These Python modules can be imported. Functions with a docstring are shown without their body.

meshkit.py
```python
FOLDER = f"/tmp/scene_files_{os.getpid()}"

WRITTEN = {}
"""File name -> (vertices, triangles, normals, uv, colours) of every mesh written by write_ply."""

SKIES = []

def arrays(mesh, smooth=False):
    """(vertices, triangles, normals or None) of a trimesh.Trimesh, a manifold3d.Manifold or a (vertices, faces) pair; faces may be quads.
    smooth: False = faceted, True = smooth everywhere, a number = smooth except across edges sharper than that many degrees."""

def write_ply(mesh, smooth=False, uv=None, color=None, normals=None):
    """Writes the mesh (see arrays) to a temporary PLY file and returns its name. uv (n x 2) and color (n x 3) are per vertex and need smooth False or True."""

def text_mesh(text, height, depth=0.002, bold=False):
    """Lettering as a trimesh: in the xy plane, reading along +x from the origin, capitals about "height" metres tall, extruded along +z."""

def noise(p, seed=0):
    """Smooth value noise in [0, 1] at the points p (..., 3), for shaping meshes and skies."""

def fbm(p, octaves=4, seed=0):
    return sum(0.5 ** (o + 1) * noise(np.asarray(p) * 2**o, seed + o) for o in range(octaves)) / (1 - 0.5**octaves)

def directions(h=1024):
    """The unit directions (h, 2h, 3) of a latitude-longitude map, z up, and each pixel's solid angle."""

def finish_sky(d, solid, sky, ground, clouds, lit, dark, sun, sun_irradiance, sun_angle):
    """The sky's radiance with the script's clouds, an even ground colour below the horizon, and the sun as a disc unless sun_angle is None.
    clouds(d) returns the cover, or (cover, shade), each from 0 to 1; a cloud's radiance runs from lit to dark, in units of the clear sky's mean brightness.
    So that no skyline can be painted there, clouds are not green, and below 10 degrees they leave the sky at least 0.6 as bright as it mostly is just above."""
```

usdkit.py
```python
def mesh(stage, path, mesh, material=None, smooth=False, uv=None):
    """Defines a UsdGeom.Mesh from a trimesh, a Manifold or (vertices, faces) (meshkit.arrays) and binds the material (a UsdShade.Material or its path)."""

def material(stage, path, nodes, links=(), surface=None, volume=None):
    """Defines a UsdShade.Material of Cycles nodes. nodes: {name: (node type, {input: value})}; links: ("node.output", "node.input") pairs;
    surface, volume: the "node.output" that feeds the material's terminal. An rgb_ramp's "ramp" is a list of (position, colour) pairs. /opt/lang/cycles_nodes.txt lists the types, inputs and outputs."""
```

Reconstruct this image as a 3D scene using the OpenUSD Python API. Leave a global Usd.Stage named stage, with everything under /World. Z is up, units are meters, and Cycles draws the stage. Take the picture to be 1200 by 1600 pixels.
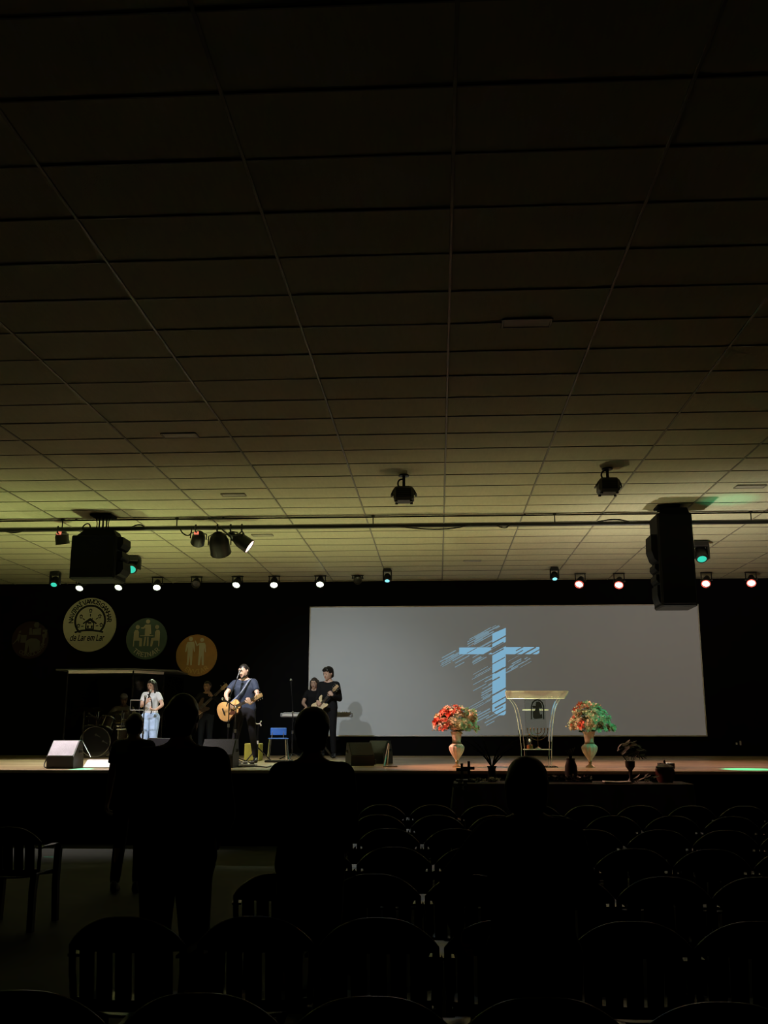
import math, random
import numpy as np, trimesh, usdkit, meshkit
import manifold3d as m3
from shapely.geometry import Polygon, Point, LineString, box as sbox
from shapely.ops import unary_union
from shapely import affinity
from pxr import Usd, UsdGeom, UsdLux, UsdShade, Gf, Sdf, Vt

stage = Usd.Stage.CreateInMemory()
UsdGeom.SetStageUpAxis(stage, 'Z'); UsdGeom.SetStageMetersPerUnit(stage, 1.0)
UsdGeom.Xform.Define(stage, '/World'); UsdGeom.Scope.Define(stage, '/World/Looks')
rng = random.Random(7)

# ---------------------------------------------------------------- camera (1200 x 1600 frame)
F = 1530.0
PITCH, YAW = math.radians(12.53), math.radians(3.1)
EYE = np.array([0.0, 0.0, 1.6])
c_f = np.array([-math.sin(YAW)*math.cos(PITCH), math.cos(YAW)*math.cos(PITCH), math.sin(PITCH)])
c_r = np.array([math.cos(YAW), math.sin(YAW), 0.0])
c_u = np.cross(c_r, c_f)
cam = UsdGeom.Camera.Define(stage, '/World/camera')
cam.AddTransformOp().Set(Gf.Matrix4d(*c_r, 0, *c_u, 0, *(-c_f), 0, *EYE, 1))
cam.CreateHorizontalApertureAttr(24.0); cam.CreateVerticalApertureAttr(32.0)
cam.CreateFocalLengthAttr(24.0*F/1200)
cam.CreateClippingRangeAttr(Gf.Vec2f(0.05, 200))
cam.CreateExposureAttr(0.0)

# ---------------------------------------------------------------- the room's measures
CEIL, WALL, FRONT, STAGE = 4.93, 22.3, 14.3, 1.037
XL, XR, YB = -11.6, 9.6, -6.0

def P(u, v, Y):
    d = c_f*F + c_r*(u-600) + c_u*(800-v)
    return EYE + d*(Y/d[1])
def atz(u, v, Z):
    d = c_f*F + c_r*(u-600) + c_u*(800-v)
    return EYE + d*((Z-EYE[2])/d[2])
def XA(u, Y, z):
    k = (u-600)/F; dz = z-EYE[2]
    return (k*(Y*c_f[1]+dz*c_f[2]) - Y*c_r[1])/(c_r[0]-k*c_f[0])
def on_stage(u, Y): return np.array([XA(u, Y, STAGE), Y, STAGE])

# ---------------------------------------------------------------- lights: overall strengths (each lamp's own light is made by its builder below)
K = dict(up=34.0, par_white=106.0, par_red=58.0, front=220.0, teal=220.0, lens=4.0, screen=0.085, cross=0.62, sweep=560.0)

# ---------------------------------------------------------------- naming and prim helpers
used = {}
def numbered(path):
    n = used.get(path, 0); used[path] = n+1
    return path if n == 0 else f'{path}_{n:03d}'
def thing(name, label, cat, loc=(0,0,0), rotz=0.0, group=None, kind=None, M=None):
    x = UsdGeom.Xform.Define(stage, numbered('/World/'+name))
    if M is not None:
        x.AddTransformOp().Set(Gf.Matrix4d(*np.asarray(M, float).T.ravel()))
    else:
        x.AddTranslateOp().Set(Gf.Vec3d(*map(float, loc)))
        x.AddRotateZOp().Set(float(rotz))
    o = x.GetPrim()
    if label: o.SetCustomDataByKey('label', label)
    if cat: o.SetCustomDataByKey('category', cat)
    if group: o.SetCustomDataByKey('group', group)
    if kind: o.SetCustomDataByKey('kind', kind)
    return o
def part(name, mesh, mat, parent, smooth=30, label=None, kind=None):
    if isinstance(mesh, (list, tuple)): mesh = trimesh.util.concatenate(list(mesh))
    p = numbered(str(parent.GetPath())+'/'+name)
    m = usdkit.mesh(stage, p, mesh, mat, smooth=smooth)
    if label: m.GetPrim().SetCustomDataByKey('label', label)
    if kind: m.GetPrim().SetCustomDataByKey('kind', kind)
    return m.GetPrim()
def solo(name, mesh, mat, label, cat, group=None, kind=None, smooth=30):
    if isinstance(mesh, (list, tuple)): mesh = trimesh.util.concatenate(list(mesh))
    m = usdkit.mesh(stage, numbered('/World/'+name), mesh, mat, smooth=smooth).GetPrim()
    if label: m.SetCustomDataByKey('label', label)
    if cat: m.SetCustomDataByKey('category', cat)
    if group: m.SetCustomDataByKey('group', group)
    if kind: m.SetCustomDataByKey('kind', kind)
    return m
def dup(root, loc, rotz=0.0, label=None, group=None):
    was = root.GetCustomData()
    r = thing(root.GetName(), label or was.get('label'), was.get('category'), loc, rotz, group or was.get('group'))
    r.GetReferences().AddInternalReference(root.GetPath()); r.SetInstanceable(True)
    return r

# ---------------------------------------------------------------- shapes
CC = trimesh.util.concatenate
def cbox(size, c=(0,0,0), bev=0.0, rot=None):
    a, b, d = np.array(size, float)/2
    if bev <= 0:
        m = trimesh.creation.box(size)
    else:
        e = min(bev, a*.9, b*.9, d*.9)
        pts = [(sx*(a-(k != 0)*e), sy*(b-(k != 1)*e), sz*(d-(k != 2)*e)) for k in range(3) for sx in (-1,1) for sy in (-1,1) for sz in (-1,1)]
        m = trimesh.convex.convex_hull(np.array(pts))
    if rot is not None: m.apply_transform(rot)
    m.apply_translation(c)
    return m
def rot(deg, ax): return trimesh.transformations.rotation_matrix(math.radians(deg), ax)
def tube(pts, r, n=8, caps=True):
    pts = np.asarray(pts, float); N = len(pts)
    rs = np.full(N, r) if np.ndim(r) == 0 else np.asarray(r, float)
    t = np.gradient(pts, axis=0); t /= np.maximum(np.linalg.norm(t, axis=1, keepdims=True), 1e-9)
    a = np.array([0,0,1.0]) if abs(t[0][2]) < .9 else np.array([1.0,0,0])
    V = []
    nx = np.cross(a, t[0]); nx /= np.linalg.norm(nx)
    for i in range(N):
        nx = nx - t[i]*np.dot(nx, t[i]); nx /= np.linalg.norm(nx)
        ny = np.cross(t[i], nx)
        for k in range(n):
            w = 2*math.pi*k/n
            V.append(pts[i]+rs[i]*(math.cos(w)*nx+math.sin(w)*ny))
    Fc = []
    for i in range(N-1):
        for k in range(n):
            p, q = i*n+k, i*n+(k+1) % n
            Fc += [(p, q, q+n), (p, q+n, p+n)]
    if caps:
        V += [pts[0], pts[-1]]
        for k in range(n):
            Fc += [(N*n, (k+1) % n, k), (N*n+1, (N-1)*n+k, (N-1)*n+(k+1) % n)]
    return trimesh.Trimesh(np.array(V), np.array(Fc), process=False)
def seg(a, b, r, n=8): return tube([a, b], r, n)
def curve(pts, n=20):
    pts = np.asarray(pts, float)
    from scipy.interpolate import CubicSpline
    d = np.r_[0, np.cumsum(np.linalg.norm(np.diff(pts, axis=0), axis=1))]
    return CubicSpline(d, pts)(np.linspace(0, d[-1], n))
def lathe(prof, n=24, c=(0,0,0)):
    m = trimesh.creation.revolve(np.array(prof, float), sections=n); m.apply_translation(c); return m
def ball(c, r, sub=2):
    m = trimesh.creation.icosphere(sub, 1.0); m.apply_scale(np.broadcast_to(r, 3)); m.apply_translation(c); return m
def prism(poly, depth):
    gs = [g for g in getattr(poly, 'geoms', [poly]) if g.area > 1e-9]
    return CC([trimesh.creation.extrude_polygon(g, depth, engine='earcut') for g in gs])
def frame(o, x, n):
    """4x4 whose local x runs along x and local z along n (made square)."""
    x = np.asarray(x, float); x = x/np.linalg.norm(x)
    n = np.asarray(n, float); n = n-x*np.dot(n, x); n /= np.linalg.norm(n)
    M = np.eye(4); M[:3,0] = x; M[:3,1] = np.cross(n, x); M[:3,2] = n; M[:3,3] = o
    return M
def mv(m, M):
    m = m.copy(); m.apply_transform(M); return m
def zto(o, d):
    d = np.asarray(d, float); d = d/np.linalg.norm(d)
    a = np.array([1.0,0,0]) if abs(d[0]) < .9 else np.array([0,1.0,0])
    return frame(o, a-d*np.dot(a, d), d)

# ---------------------------------------------------------------- materials
def mat(name, col, rough=.5, metal=0.0, vary=.15, scale=6.0, bump=0.0, bscale=60.0, spec=.5, emit=None, estr=0.0, extra=None):
    col = np.array(col, float)
    nodes = {'tc': ('texture_coordinate', {}),
             'n': ('noise_texture', {'scale': scale, 'detail': 4.0}),
             'r': ('rgb_ramp', {'ramp': [(0.25, tuple(col*(1-vary))), (0.75, tuple(np.minimum(col*(1+vary), 1)))]}),
             'p': ('principled_bsdf', {'roughness': rough, 'metallic': metal, 'specular_ior_level': spec, **(extra or {})})}
    links = [('tc.object', 'n.vector'), ('n.fac', 'r.fac'), ('r.color', 'p.base_color')]
    if bump:
        nodes['n2'] = ('noise_texture', {'scale': bscale, 'detail': 3.0}); nodes['b'] = ('bump', {'strength': bump, 'distance': .01})
        links += [('tc.object', 'n2.vector'), ('n2.fac', 'b.height'), ('b.normal', 'p.normal')]
    if emit is not None:
        nodes['p'][1]['emission_color'] = tuple(emit); nodes['p'][1]['emission_strength'] = estr
    return usdkit.material(stage, '/World/Looks/'+name, nodes, links, surface='p.BSDF')
def glow(name, col, strength):
    return usdkit.material(stage, '/World/Looks/'+name, {'e': ('emission', {'color': tuple(col), 'strength': strength})}, [], surface='e.emission')
M = {}
M['black'] = mat('black_metal', (.012,.012,.013), .45)
M['black_gloss'] = mat('black_gloss', (.01,.01,.011), .2)
M['chrome'] = mat('chrome', (.75,.76,.78), .18, 1.0, vary=.05)
M['steel'] = mat('steel', (.35,.36,.37), .3, 1.0, vary=.08)
M['cloth_black'] = mat('cloth_black', (.010,.010,.012), .85, bump=.2, spec=.15)
M['cloth_dark'] = mat('cloth_dark', (.016,.016,.02), .85, bump=.2, spec=.15)
M['wallblack'] = mat('wall_black', (.006,.006,.0065), .9, bump=.1, spec=.05)
M['panel'] = usdkit.material(stage, '/World/Looks/ceiling_panel', {
    'g': ('geometry', {}), 'mp': ('mapping', {'scale': (26.0, 5.0, 1.0)}), 'n': ('noise_texture', {'scale': 1.0, 'detail': 5.0, 'roughness': .7}),
    'n2': ('noise_texture', {'scale': 90.0, 'detail': 2.0}), 'mx': ('mix', {'fac': .35}),
    'r': ('rgb_ramp', {'ramp': [(.3, (.53,.52,.375)), (.7, (.68,.665,.485))]}), 'b': ('bump', {'strength': .25, 'distance': .01}),
    'oi': ('geometry', {}), 'p': ('principled_bsdf', {'roughness': .7, 'specular_ior_level': .1})},
    [('g.position', 'mp.vector'), ('mp.vector', 'n.vector'), ('g.position', 'n2.vector'), ('n.color', 'mx.color1'), ('n2.color', 'mx.color2'), ('mx.color', 'r.fac'), ('r.color', 'p.base_color'), ('n2.fac', 'b.height'), ('b.normal', 'p.normal')], surface='p.BSDF')
M['tee'] = mat('tee_bar', (.28,.265,.21), .38, 0.0, vary=.1, spec=.4)
M['stagefloor'] = usdkit.material(stage, '/World/Looks/stage_boards', {
    'g': ('geometry', {}), 'mp': ('mapping', {'scale': (.5, 9.0, 1.0)}), 'n': ('noise_texture', {'scale': 1.0, 'detail': 6.0, 'roughness': .65}),
    'r': ('rgb_ramp', {'ramp': [(.3, (.25,.17,.085)), (.5, (.40,.30,.16)), (.7, (.50,.39,.22))]}),
    'rr': ('rgb_ramp', {'ramp': [(.3, (.22,)*3), (.7, (.38,)*3)]}),
    'p': ('principled_bsdf', {'specular_ior_level': .4})},
    [('g.position', 'mp.vector'), ('mp.vector', 'n.vector'), ('n.fac', 'r.fac'), ('n.fac', 'rr.fac'), ('r.color', 'p.base_color'), ('rr.color', 'p.roughness')], surface='p.BSDF')
M['floor'] = usdkit.material(stage, '/World/Looks/hall_floor', {
    'g': ('geometry', {}), 'n': ('noise_texture', {'scale': 1.3, 'detail': 7.0, 'roughness': .7}),
    'r': ('rgb_ramp', {'ramp': [(.3, (.026,.029,.023)), (.7, (.048,.052,.042))]}),
    'rr': ('rgb_ramp', {'ramp': [(.3, (.55,)*3), (.7, (.75,)*3)]}), 'p': ('principled_bsdf', {'specular_ior_level': .08})},
    [('g.position', 'n.vector'), ('n.fac', 'r.fac'), ('n.fac', 'rr.fac'), ('r.color', 'p.base_color'), ('rr.color', 'p.roughness')], surface='p.BSDF')
M['wallside'] = mat('wall_side', (.05,.05,.045), .8)
M['chair'] = mat('chair_plastic', (.016,.017,.018), .22)
M['acrylic'] = usdkit.material(stage, '/World/Looks/acrylic', {
    'f': ('fresnel', {'IOR': 1.45}), 't': ('transparent_bsdf', {'color': (.93,.95,.93)}), 'g': ('glossy_bsdf', {'color': (.9,.92,.9), 'roughness': .06}), 'm': ('mix_closure', {})},
    [('f.fac', 'm.fac'), ('t.BSDF', 'm.closure1'), ('g.BSDF', 'm.closure2')], surface='m.closure')
M['acrylic_edge'] = mat('acrylic_edge', (.75,.76,.62), .3, extra={'transmission_weight': .35})
M['frost'] = usdkit.material(stage, '/World/Looks/frosted_acrylic', {'f': ('fresnel', {'IOR': 1.4}), 't': ('transparent_bsdf', {'color': (.93,.95,.9)}), 'd': ('diffuse_bsdf', {'color': (.8,.78,.62)}), 'l': ('translucent_bsdf', {'color': (.8,.78,.62)}), 'g': ('glossy_bsdf', {'color': (.9,.9,.85), 'roughness': .25}), 'a': ('mix_closure', {'fac': .5}), 'b': ('mix_closure', {'fac': .24}), 'm': ('mix_closure', {'fac': .1})},
    [('d.BSDF', 'a.closure1'), ('l.BSDF', 'a.closure2'), ('t.BSDF', 'b.closure1'), ('a.closure', 'b.closure2'), ('b.closure', 'm.closure1'), ('g.BSDF', 'm.closure2')], surface='m.closure')
M['white'] = mat('white_paint', (.75,.74,.72), .5, vary=.05)
M['wood_dark'] = mat('wood_dark', (.06,.03,.018), .4, vary=.4, scale=12)

# ---------------------------------------------------------------- lamp light helpers
def spot(parent, o, d, col, power, radius=.07, cone=25.0, soft=.3):
    l = UsdLux.SphereLight.Define(stage, numbered(str(parent.GetPath())+'/light'))
    l.AddTransformOp().Set(Gf.Matrix4d(*zto(o, -np.asarray(d, float)).T.ravel()))
    l.CreateRadiusAttr(radius); l.CreateColorAttr(Gf.Vec3f(*col)); l.CreateIntensityAttr(power); l.CreateNormalizeAttr(True)
    sh = UsdLux.ShapingAPI.Apply(l.GetPrim()); sh.CreateShapingConeAngleAttr(cone); sh.CreateShapingConeSoftnessAttr(soft)
    return l
# ================================================================ people: skeleton -> hulls -> one smooth skin, clothes follow the same skeleton
def V3(*a): return np.array(a, float)
def S(c, r, n=14):
    r = np.broadcast_to(r, 3)
    return m3.Manifold.sphere(1.0, n).scale([float(x) for x in r]).translate([float(x) for x in c])
def H_(*sph): return m3.Manifold.batch_hull([S(c, r) for c, r in sph])
def U_(ms): return m3.Manifold.batch_boolean(ms, m3.OpType.Add)
def to_tm(m):
    q = m.to_mesh(); return trimesh.Trimesh(np.array(q.vert_properties[:, :3], float), np.array(q.tri_verts), process=False)
def to_mf(t): return m3.Manifold(m3.Mesh(np.ascontiguousarray(t.vertices, np.float32), np.ascontiguousarray(t.faces, np.uint32)))
def soft(m, L=.02, it=8):
    t = to_tm(m.refine_to_length(L))
    t = trimesh.Trimesh(t.vertices, t.faces, process=True)
    if it: trimesh.smoothing.filter_taubin(t, .5, -.53, iterations=it)
    return t
def ik(a, b, l1, l2, hint):
    a, b, hint = map(np.asarray, (a, b, hint)); d = b-a; L = np.linalg.norm(d)
    L = min(L, (l1+l2)*.999); d = d/np.linalg.norm(d)
    x = (l1*l1-l2*l2+L*L)/(2*L); h = math.sqrt(max(l1*l1-x*x, 0))
    n = hint-d*np.dot(hint, d); n /= np.linalg.norm(n)
    return a+d*x+n*h, a+d*L
def RX(d): return rot(d, (1,0,0))[:3,:3]
def RY(d): return rot(d, (0,1,0))[:3,:3]
def RZ(d): return rot(d, (0,0,1))[:3,:3]

def hand(w, d, n, curl=35, side=1, spread=1.0):
    """palm + five fingers. w wrist, d towards the fingertips, n out of the palm, side = which way the thumb goes along d x n."""
    d = d/np.linalg.norm(d); n = n-d*np.dot(n, d); n /= np.linalg.norm(n); t = np.cross(d, n)*side
    kn = [w+d*.088+t*.030*spread, w+d*.092+t*.010*spread, w+d*.088-t*.010*spread, w+d*.080-t*.029*spread]
    ms = [H_((w, (.022,.022,.022)), *[(k-n*.002, .0105) for k in kn], (w+d*.03+t*.026, .013), (w+d*.03-t*.022, .012))]
    for k, L in zip(kn, (.072,.080,.075,.060)):
        p, a = k, 0
        for j, (f, r) in enumerate(((.42,.0092),(.32,.0084),(.26,.0076))):
            a += math.radians(curl*(1.0, 1.1, .8)[j])
            q = p+(d*math.cos(a)+n*math.sin(a))*L*f
            ms.append(H_((p, r+.0006), (q, r))); p = q
    b = w+d*.028+t*.026
    p1 = b+(d*.55+t*.62+n*.30)*.045; p2 = p1+(d*.75+t*.12+n*.55)*.036
    ms += [H_((b, .0125), (p1, .0105)), H_((p1, .0105), (p2, .0085))]
    return U_(ms)

def human(name, label, loc, rotz, H=1.75, rw=None, lw=None, rhint=(-.6,.6,-.5), lhint=(.6,.6,-.5), rhand=None, lhand=None, lean=0, tilt=0, twist=0, head=(0,0,0),
          ankles=None, kneehint=(0,-1,0), pelvis=None, shirt=None, sleeve='short', pants=None, loose=1.0, skin=None, hair='short', hairmat=None, beard=False, shoes=None, bulk=1.0, group=None, feet_yaw=8, hem=.93, cap=None):
    s = H/1.75
    pv = V3(0,0,.95) if pelvis is None else np.asarray(pelvis, float)
    R = RZ(twist) @ RY(tilt) @ RX(lean)
    up = lambda x, y, z: pv + R @ (V3(x, y, z)-V3(0,0,.95))
    b = bulk
    neck = up(0,.01,1.475); hc = up(0,-.025,1.635)
    Hh = R @ RZ(head[0]) @ RY(head[2]) @ RX(head[1])
    shl = {-1: up(-.172*b,0,1.425), 1: up(.172*b,0,1.425)}
    hip = {k: pv + RZ(twist*.5) @ V3(k*.088, 0, -.03) for k in (-1,1)}
    ank = ankles or {-1: V3(-.115,.02,.085), 1: V3(.115,.02,.085)}
    wr = {-1: np.asarray(rw if rw is not None else up(-.27*b,-.05,.86)), 1: np.asarray(lw if lw is not None else up(.27*b,-.05,.86))}
    el, kn = {}, {}
    for k in (-1,1):
        el[k], wr[k] = ik(shl[k], wr[k], .29, .26, rhint if k < 0 else lhint)
        kn[k], ank[k] = ik(hip[k], ank[k], .42, .425, kneehint)
    # head, in its own frame: x right, -y forward
    hd = [ (V3(0,.012,.035), (.074,.094,.086)), (V3(0,-.079,-.098), .02), (V3(-.047,-.015,-.062), .024), (V3(.047,-.015,-.062), .024), (V3(-.046,-.058,-.008), .026), (V3(.046,-.058,-.008), .026), (V3(-.034,-.07,.045), .024), (V3(.034,-.07,.045), .024) ]
    skull = H_(*hd)
    nose = H_((V3(0,-.092,.018), .008), (V3(0,-.112,-.026), .0125), (V3(-.012,-.1,-.028), .009), (V3(.012,-.1,-.028), .009))
    ears = [S(V3(k*.078,.012,.002), (.011,.02,.031)) for k in (-1,1)]
    sock = [S(V3(k*.031,-.104,.012), (.017,.013,.011)) for k in (-1,1)]
    lip = H_((V3(-.018,-.094,-.055), .008), (V3(0,-.101,-.055), .009), (V3(.018,-.094,-.055), .008))
    chin = S(V3(0,-.087,-.092), .017)
    hm = U_([skull, nose, lip, chin]+ears)
    for q in sock: hm = hm - q
    def hx(m): return m.transform(np.hstack([Hh, hc[:, None]]).astype(float))
    ht = soft(hx(hm), .010, 4)
    # body
    torso = [H_((up(-.10*b,.0,1.33), (.085*b,.095,.1)), (up(.10*b,.0,1.33), (.085*b,.095,.1)), (up(-.078*b,.005,1.1), .078*b), (up(.078*b,.005,1.1), .078*b)),
             H_((up(-.078*b,.005,1.1), .078*b), (up(.078*b,.005,1.1), .078*b), (hip[-1]+V3(-.005,.01,.05), .096*b), (hip[1]+V3(.005,.01,.05), .096*b)),
             H_((shl[-1], .052), (shl[1], .052), (up(-.1*b,0,1.3), .08), (up(.1*b,0,1.3), .08)),
             H_((shl[-1], .048), (neck, .052), (up(-.08,.0,1.38), .07)), H_((shl[1], .048), (neck, .052), (up(.08,.0,1.38), .07))]
    nk = H_((up(0,.012,1.45), .056), (hc+Hh @ V3(0,.012,-.05), .05))
    arms, legs = [], []
    for k in (-1,1):
        arms += [H_((shl[k], .054), (el[k], .04)), H_((el[k], .040), (el[k]*.65+wr[k]*.35, .038), (wr[k], .026))]
        legs += [H_((hip[k], .09), (kn[k], .056)), H_((kn[k], .054), (kn[k]*.68+ank[k]*.32+V3(0,.015,0), .054), (ank[k], .038))]
    body = soft(U_(torso+[nk]+arms+legs), .022, 8)
    full = to_mf(body) + to_mf(ht)
    for k, hs in ((-1, rhand), (1, lhand)):
        fd = wr[k]-el[k]; fd /= np.linalg.norm(fd)
        if hs is None: d, n, c = fd+V3(0,-.1,0), V3(-k,0,0)*1.0, 30
        else: d, n, c = hs
        d = np.asarray(d, float); n = np.asarray(n, float)
        dn = d/np.linalg.norm(d); nn = n-dn*np.dot(n, dn); nn /= np.linalg.norm(nn)
        # thumb on the radial side: right hand (k=-1): thumb = n x d ; left: d x n
        full = full + hand(wr[k]+dn*.008, dn, nn, c, 1 if k > 0 else -1)
    t = thing(name, label, 'person', loc, rotz, group)
    def put(nm, tm, mt, parent=t, **kw):
        tm = tm if isinstance(tm, trimesh.Trimesh) else to_tm(tm)
        tm = tm.copy(); tm.apply_scale(s); return part(nm, tm, mt, parent, smooth=50, **kw)
    body_p = put('body', full, skin)
    # face
    for k in (-1,1):
        put('eye', to_tm(hx(S(V3(k*.031,-.0885,.012), (.0125,.012,.0085)))), M['eye'])
        put('eyebrow', to_tm(hx(H_((V3(k*.018,-.1005,.033), .0045), (V3(k*.046,-.088,.031), .0035)))), hairmat)
    put('mouth', to_tm(hx(H_((V3(-.02,-.098,-.055), .0045), (V3(0,-.107,-.055), .0052), (V3(.02,-.098,-.055), .0045)))), M['lip'])
    # hair
    sk = S(V3(0,.014,.04), (.083,.103,.093), 24)
    facebox = m3.Manifold.cube([.3,.2,.3]).translate([-.15,-.2-.035,-.3+.062])
    lowbox = m3.Manifold.cube([.4,.4,.3]).translate([-.2,-.2,-.3-.02])
    crown = sk - facebox - lowbox
    if hair == 'short':
        hs = U_([crown, H_((V3(-.05,.05,.03), .045), (V3(.05,.05,.03), .045), (V3(-.035,.055,-.06), .035), (V3(.035,.055,-.06), .035))])
    elif hair == 'bushy':
        hs = U_([S(V3(0,.018,.062), (.097,.112,.092), 24) - m3.Manifold.cube([.3,.2,.3]).translate([-.15,-.2-.045,-.3+.058]) - lowbox, H_((V3(-.055,.05,.04), .045), (V3(.055,.05,.04), .045), (V3(-.04,.06,-.05), .04), (V3(.04,.06,-.05), .04)), H_((V3(-.05,-.06,.085), .035), (V3(.05,-.06,.085), .035), (V3(0,-.05,.115), .04))])
    elif hair == 'bob':
        hs = U_([S(V3(0,.022,.035), (.094,.115,.092), 24) - facebox, H_((V3(-.055,.05,.0), .048), (V3(.055,.05,.0), .048), (V3(-.045,.06,-.09), .045), (V3(.045,.06,-.09), .045))])
    else:
        back = [H_((V3(-.06,.04,.03), .05), (V3(.06,.04,.03), .05), (V3(-.075,.06,-.14), .04), (V3(.075,.06,-.14), .04)), H_((V3(-.075,.06,-.14), .042), (V3(.075,.06,-.14), .042), (V3(-.08,.055,-.29), .03), (V3(.08,.055,-.29), .03))]
        side = []
        for k in (-1,1):
            side += [H_((V3(k*.07,-.03,.055), .022), (V3(k*.08,.02,.0), .028), (V3(k*.088,-.02,-.09), .022)), H_((V3(k*.088,-.02,-.09), .024), (V3(k*.094,-.055,-.19), .022)), H_((V3(k*.094,-.055,-.19), .022), (V3(k*.085,-.075,-.30), .013))]
        part_ = [H_((V3(0,-.035,.125), .012), (V3(k*.05,-.075,.075), .014), (V3(k*.075,-.045,.03), .016)) for k in (-1,1)]
        hs = U_([crown]+back+side+part_)
    put('hair', soft(hx(hs), .012, 4), hairmat)
    if beard:
        bd = U_([H_((V3(0,-.083,-.105), .021), (V3(-.05,-.012,-.07), .022), (V3(.05,-.012,-.07), .022)), H_((V3(0,-.083,-.105), .02), (V3(-.04,-.062,-.066), .012)), H_((V3(0,-.083,-.105), .02), (V3(.04,-.062,-.066), .012)), H_((V3(-.026,-.096,-.045), .006), (V3(0,-.106,-.041), .006), (V3(.026,-.096,-.045), .006))])
        put('beard', soft(hx(bd), .01, 2), hairmat)
    if cap is not None:
        put('cap', soft(hx(U_([(S(V3(0,.014,.05), (.088,.108,.094), 24) - m3.Manifold.cube([.4,.4,.3]).translate([-.2,-.2,-.3+.055])), H_((V3(-.05,-.09,.062), .008), (V3(.05,-.09,.062), .008), (V3(0,-.165,.05), .008))])), .012, 2), cap)
    # shirt
    e = .014
    up1 = lambda a, r: (a, np.asarray(r)+e)
    sh = [H_((up(-.10*b,.0,1.32), (.085*b+e,.095+e,.1)), (up(.10*b,.0,1.32), (.085*b+e,.095+e,.1)), (up(-.08*b,.005,1.1), .082*b+e), (up(.08*b,.005,1.1), .082*b+e)),
          H_((up(-.08*b,.005,1.1), .082*b+e), (up(.08*b,.005,1.1), .082*b+e), (up(-.092*b,.008,hem+.02), .09*b+e), (up(.092*b,.008,hem+.02), .09*b+e)),
          H_((shl[-1], .052+e), (shl[1], .052+e), (up(-.1*b,0,1.3), .08+e), (up(.1*b,0,1.3), .08+e)),
          H_((shl[-1], .048+e), (up(0,.012,1.45), .052+e*.6), (up(-.08,.0,1.38), .07+e)), H_((shl[1], .048+e), (up(0,.012,1.45), .052+e*.6), (up(.08,.0,1.38), .07+e))]
    for k in (-1,1):
        if sleeve == 'short':
            q = shl[k]*.42+el[k]*.58; sh.append(H_((shl[k], .056+e), (q, .053+e)))
        else:
            sh += [H_((shl[k], .056+e), (el[k], .044+e)), H_((el[k], .044+e), (wr[k]*.93+el[k]*.07, .032+e*.7))]
    sm = U_(sh)
    sm = sm - H_((neck+V3(0,-.012,.02), .056), (hc+Hh @ V3(0,0,-.07), .06))
    if sleeve == 'short':
        for k in (-1,1):
            a = el[k]-shl[k]; a /= np.linalg.norm(a); q = shl[k]*.42+el[k]*.58
            cut = m3.Manifold.cylinder(.3, .09, .09, 24).transform(np.hstack([zto((0,0,0), a)[:3,:3], (q+a*.012)[:, None]]))
            sm = sm - cut
    put('shirt', soft(sm, .02, 6), shirt)
    # trousers
    L = loose
    tr = [H_((pv+V3(-.07,.005,.07), .1*b), (pv+V3(.07,.005,.07), .1*b), (hip[-1], .1*b*min(L,1.1)), (hip[1], .1*b*min(L,1.1)))]
    for k in (-1,1):
        a2 = ank[k]+(kn[k]-ank[k])*.09
        tr += [H_((hip[k], .098*max(1, L*.97)), (kn[k], .066*L)), H_((kn[k], .066*L), (a2, .055*L))]
    put('trousers', soft(U_(tr), .024, 6), pants)
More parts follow.
